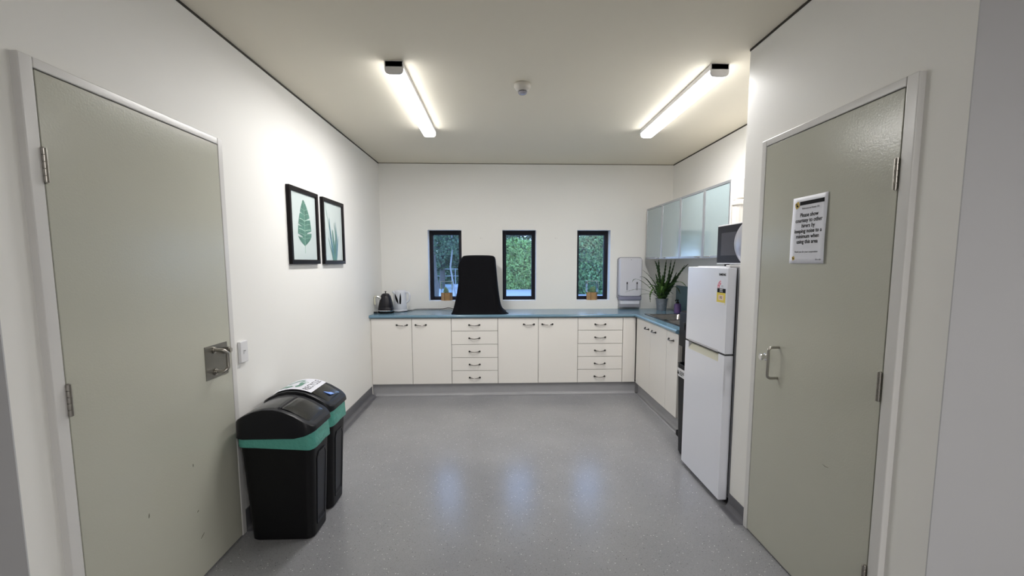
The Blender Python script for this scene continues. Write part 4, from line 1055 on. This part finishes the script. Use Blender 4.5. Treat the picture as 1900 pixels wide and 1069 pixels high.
# window sill terrariums
def terrarium(cx, cy, label, seed, wood):
    z0 = WZ0 + .0045; t = thing('glass_top_planter', (cx, cy, z0), label, 'planter', 'small wooden planters on the window sills')
    bm = B(); r = .067; hexa = lambda rr, z: [(cx + rr * math.cos(PI / 3 * k + .18), cy + rr * .8 * math.sin(PI / 3 * k + .18), z) for k in range(6)]
    ring_loft(bm, [hexa(r, z0), hexa(r, z0 + .094), hexa(r - .008, z0 + .094), hexa(r - .008, z0 + .08)])
    obj('wooden_pot', bm, M[wood], t, bevel=.002)
    for k in range(6):
        a = PI / 3 * k + .18; p = (cx + (r + .0005) * math.cos(a), cy + (r + .0005) * .8 * math.sin(a)); bm = B(); cyl(bm, (*p, z0 + .001), (*p, z0 + .094), .003, 6); obj('pot_edge', bm, M['wood_dark'], t)
    bm = B(); ring_loft(bm, [hexa(r - .009, z0 + .078), hexa(r - .009, z0 + .084)]); obj('soil', bm, M['soil'], t)
    h = .0665; zt2 = z0 + .232
    bm = B()
    for (a, b, c, d) in ((cx - h, cx - h + .003, cy - .05, cy + .05), (cx + h - .003, cx + h, cy - .05, cy + .05), (cx - h + .003, cx + h - .003, cy - .05, cy - .047), (cx - h + .003, cx + h - .003, cy + .047, cy + .05)):
        box(bm, a, b, c, d, z0 + .095, zt2)
    box(bm, cx - h, cx + h, cy - .05, cy + .05, zt2, zt2 + .003)
    obj('glass_cover', bm, M['acrylic'], t)
    bm = B(); E_ = .0016
    for sx in (-1, 1):
        for sy in (-1, 1): cyl(bm, (cx + sx * h, cy + sy * .05, z0 + .095), (cx + sx * h, cy + sy * .05, zt2), E_, 6)
    for sy in (-1, 1): cyl(bm, (cx - h, cy + sy * .05, zt2), (cx + h, cy + sy * .05, zt2), E_, 6)
    for sx in (-1, 1): cyl(bm, (cx + sx * h, cy - .05, zt2), (cx + sx * h, cy + .05, zt2), E_, 6)
    obj('cover_edge', bm, M['white_plastic'], t)
    random.seed(seed)
    for q in range(4):
        ox, oy = random.uniform(-.025, .025), random.uniform(-.02, .02); bm = B(); hh = random.uniform(.05, .10)
        for k in range(16):
            a = k * 2.4; el = .15 + k / 16 * 1.2; L_ = .036 * (1 - k / 26)
            b0 = Vector((cx + ox, cy + oy, z0 + .085 + hh * k / 16)); tip = b0 + Vector((math.cos(a) * math.cos(el), math.sin(a) * math.cos(el), math.sin(el))) * L_
            tube(bm, [b0, (b0 + tip) / 2, tip], [.002, .0055, .0008], 6)
        obj('succulent', bm, M['succulent'], t)
terrarium(-.648, YB + .056, 'small wooden planter with a succulent under clear glass, on the left window sill', 3, 'wood')
terrarium(1.128, YB + .056, 'small wooden planter with a succulent under clear glass, on the right window sill', 8, 'wood')

# nail holes on the back wall
for (x, z) in ((-.228, 1.748), (.665, 1.748)):
    bm = B(); cyl(bm, (x, YB + .001, z), (x, YB - .002, z), .006, 10); cyl(bm, (x + .02, YB + .001, z), (x + .02, YB - .002, z), .004, 10)
    obj('wall_anchor', bm, M['frame_paint'], None, label='pair of tiny wall plugs left of the middle window' if x < 0 else 'pair of tiny wall plugs right of the middle window', cat='wall plug')

# ------------------------------------------------------------------ outside
bm = B(); box(bm, -60, 60, YB + .21, 90, -.12, -.02); tag(obj('outside_ground', bm, M['concrete']), kind='structure')
def leaves(bm, n_, fn, size):
    for _ in range(n_):
        p = Vector(fn()); a = random.uniform(0, 2 * PI); s1_ = size * random.uniform(.6, 1.3)
        u = Vector((random.gauss(0, 1), random.gauss(0, .6), random.gauss(0, 1))).normalized(); w = u.cross(Vector((random.gauss(0, .5), -1, random.gauss(0, .5)))).normalized()
        bm.faces.new([bm.verts.new(p + q) for q in (u * s1_ * .5, w * s1_ * .28, -u * s1_ * .5, -w * s1_ * .28)])
def hedge(name, x0, x1, y0, y1, h, n_, size, m, label, cat, lump=.25, group=None):
    t = thing(name, ((x0 + x1) / 2, (y0 + y1) / 2, -.02), label, cat, group)
    bm = B(); random.seed(int(x0 * 10) + 50)
    ph = [random.uniform(0, 6) for _ in range(4)]
    def top(x): return h + lump * (math.sin(x * 1.7 + ph[0]) * .5 + math.sin(x * 4.1 + ph[1]) * .3)
    def fn():
        x = random.uniform(x0, x1); f_ = random.random()
        if f_ < .75: z = random.uniform(0, 1) * top(x); y = y0 + abs(random.gauss(0, .18)) - .12 * math.sin(x * 3 + z * 2)
        else: z = top(x) + random.gauss(0, .10); y = random.uniform(y0, y1)
        return (x, y, z)
    leaves(bm, n_, fn, size); obj('leaves', bm, M[m], t)
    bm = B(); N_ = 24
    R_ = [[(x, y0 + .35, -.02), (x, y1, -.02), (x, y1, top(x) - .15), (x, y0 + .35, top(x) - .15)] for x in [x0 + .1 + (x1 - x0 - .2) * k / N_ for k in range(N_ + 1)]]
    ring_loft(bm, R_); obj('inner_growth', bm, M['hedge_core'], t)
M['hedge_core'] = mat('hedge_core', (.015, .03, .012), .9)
hedge('hedge', -.7, 3.7, 25.0, 26.6, 2.42, 20000, .17, 'hedge', 'bright green leafy hedge seen through the middle window', 'hedge', .14)
hedge('bush', 3.25, 5.0, 21.0, 22.8, 2.35, 9000, .14, 'hedge_dark', 'dark green bush seen through the right-hand window', 'bush', .5)
hedge('low_hedge', -9.5, -1.6, 36.0, 37.0, .62, 5000, .3, 'hedge', 'low green hedge far off across the paving, seen through the left window', 'hedge')
def tree(x, y, r, h, lean, m, label, crown=None, nl=0, cr=1.5, cz=3.5, sq=1.0, ls=.2):
    t = thing('tree', (x, y, -.02), label, 'tree', 'trees outside the left window')
    bm = B(); pts = [(x + lean * (k / 8) ** 1.3 + .06 * math.sin(k * 1.7), y, -.02 + h * k / 8) for k in range(9)]
    tube(bm, pts, [r * (1.25 if k == 0 else 1 - .07 * k) for k in range(9)], 12)
    for (k, dx, dy, dz) in ((4, .7, .2, 1.1), (5, -.8, -.2, .9), (6, .5, -.3, 1.0)):
        p = Vector(pts[k]); tube(bm, smooth_path([p, p + Vector((dx * .5, dy, dz * .6)), p + Vector((dx, dy, dz * 1.3))], 4), r * .35, 8)
    auto_smooth(obj('trunk', bm, M[m], t), 50)
    if nl:
        bm = B(); random.seed(int(x * 100) + 999)
        def fn():
            while True:
                a = [random.uniform(-1, 1) for _ in range(3)]
                if sum(q * q for q in a) < 1: break
            c = .25 * math.sin(a[0] * 7) * math.sin(a[2] * 6)
            return (x + lean + a[0] * cr, y + a[1] * cr * .8, cz + a[2] * cr * sq + c)
        leaves(bm, nl, fn, ls); obj('foliage', bm, M['tree_leaf'], t)
tree(-2.25, 16.0, .10, 4.6, .10, 'bark', 'grey-barked tree with a dark crown, leftmost in the left window', 1, 4500, 1.25, 2.75, .85, .11)
tree(-1.22, 12.6, .028, 3.6, -.22, 'bark_pale', 'slender pale-barked tree in the middle of the left window', 1, 1800, .8, 2.2, .6, .08)
tree(-3.3, 26.2, .16, 6.0, .3, 'bark', 'distant dark tree filling the gap behind the pale trunk', 1, 7500, 2.3, 2.9, .8, .18)
tree(8.2, 27.5, .2, 6.0, -1.2, 'bark', 'tall tree rising behind the dark bush, seen through the right window', 1, 6000, 1.7, 2.6, .8, .16)
tree(.6, 33.0, .2, 7.0, .3, 'bark', 'far-off tree showing above the hedge in the middle window', 1, 5000, 2.6, 4.4, .7, .22)
hedge('bush', -7.5, -2.0, 31.5, 33.5, 1.7, 9000, .2, 'tree_leaf', 'dark thicket behind the far fence, seen through the left window', 'bush', .3)
sh = thing('garden_shed', (-7.6, 40, -.02), 'pale shed far outside, at the left edge of the left window', 'shed')
bm = B(); box(bm, -9.4, -5.75, 38.5, 41.5, -.02, 1.7); obj('shed_wall', bm, M['shed_wall'], sh)
bm = B(); ring_loft(bm, [[(-9.6, y, 1.7), (-5.6, y, 1.7), (-7.6, y, 2.3)] for y in (38.3, 41.7)]); obj('shed_roof', bm, M['roof'], sh)
fe = thing('garden_fence', (-4, 30, -.02), 'pale post-and-rail fence in front of the distant hedge, left window', 'fence')
for k in range(5):
    x = -7.4 + 1.5 * k; bm = B(); box(bm, x, x + .05, 30.0, 30.05, -.02, 1.05); obj('fence_post', bm, M['fence'], fe)
for z in (.55, 1.0):
    bm = B(); box(bm, -7.5, -1.2, 29.97, 30.0, z, z + .035); obj('fence_rail', bm, M['fence'], fe)

# ------------------------------------------------------------------ sky
w = bpy.data.worlds.new('sky'); sc.world = w; w.use_nodes = True
nt = w.node_tree; bg = nt.nodes['Background']
tc = nt.nodes.new('ShaderNodeTexCoord'); sp = nt.nodes.new('ShaderNodeSeparateXYZ'); nt.links.new(tc.outputs['Generated'], sp.inputs[0])
cr_ = nt.nodes.new('ShaderNodeValToRGB'); cr_.color_ramp.elements[0].position = .0; cr_.color_ramp.elements[0].color = (.50, .68, 1.0, 1)
cr_.color_ramp.elements[1].position = .6; cr_.color_ramp.elements[1].color = (.30, .48, .95, 1)
nt.links.new(sp.outputs['Z'], cr_.inputs['Fac']); nt.links.new(cr_.outputs['Color'], bg.inputs['Color']); bg.inputs['Strength'].default_value = 2.5

# ------------------------------------------------------------------ camera
cam = bpy.data.cameras.new('camera'); co = bpy.data.objects.new('camera', cam); col.objects.link(co)
f_px, pitch, yaw, roll = 858.8156, -.10318, .0380, -.0011
cam.sensor_width = 36; cam.sensor_fit = 'HORIZONTAL'; cam.lens = f_px * 36 / 1900
cam.shift_x = -(960.567 - 950) / 1900; cam.shift_y = (574.951 - 534.5) / 1900
cp, sp_, cy_, sy_ = math.cos(pitch), math.sin(pitch), math.cos(yaw), math.sin(yaw)
F = Vector((sy_ * cp, cy_ * cp, sp_)); R = Vector((cy_, -sy_, 0)); U = R.cross(F)
R2 = R * math.cos(roll) + U * math.sin(roll); U2 = -R * math.sin(roll) + U * math.cos(roll)
mtx = Matrix((R2, U2, -F)).transposed().to_4x4(); mtx.translation = (0, 0, CAMH)
co.matrix_world = mtx; cam.clip_start = .05; cam.clip_end = 300
sc.camera = co

vs = sc.view_settings; sc.display_settings.display_device = 'sRGB'
vs.view_transform = 'Standard'; vs.look = 'None'; vs.gamma = 1; vs.use_curve_mapping = False; vs.exposure = 0.78
cy = sc.cycles
cy.use_denoising = True; cy.max_bounces = 12; cy.diffuse_bounces = 8; cy.transparent_max_bounces = 24; cy.sample_clamp_indirect = 8
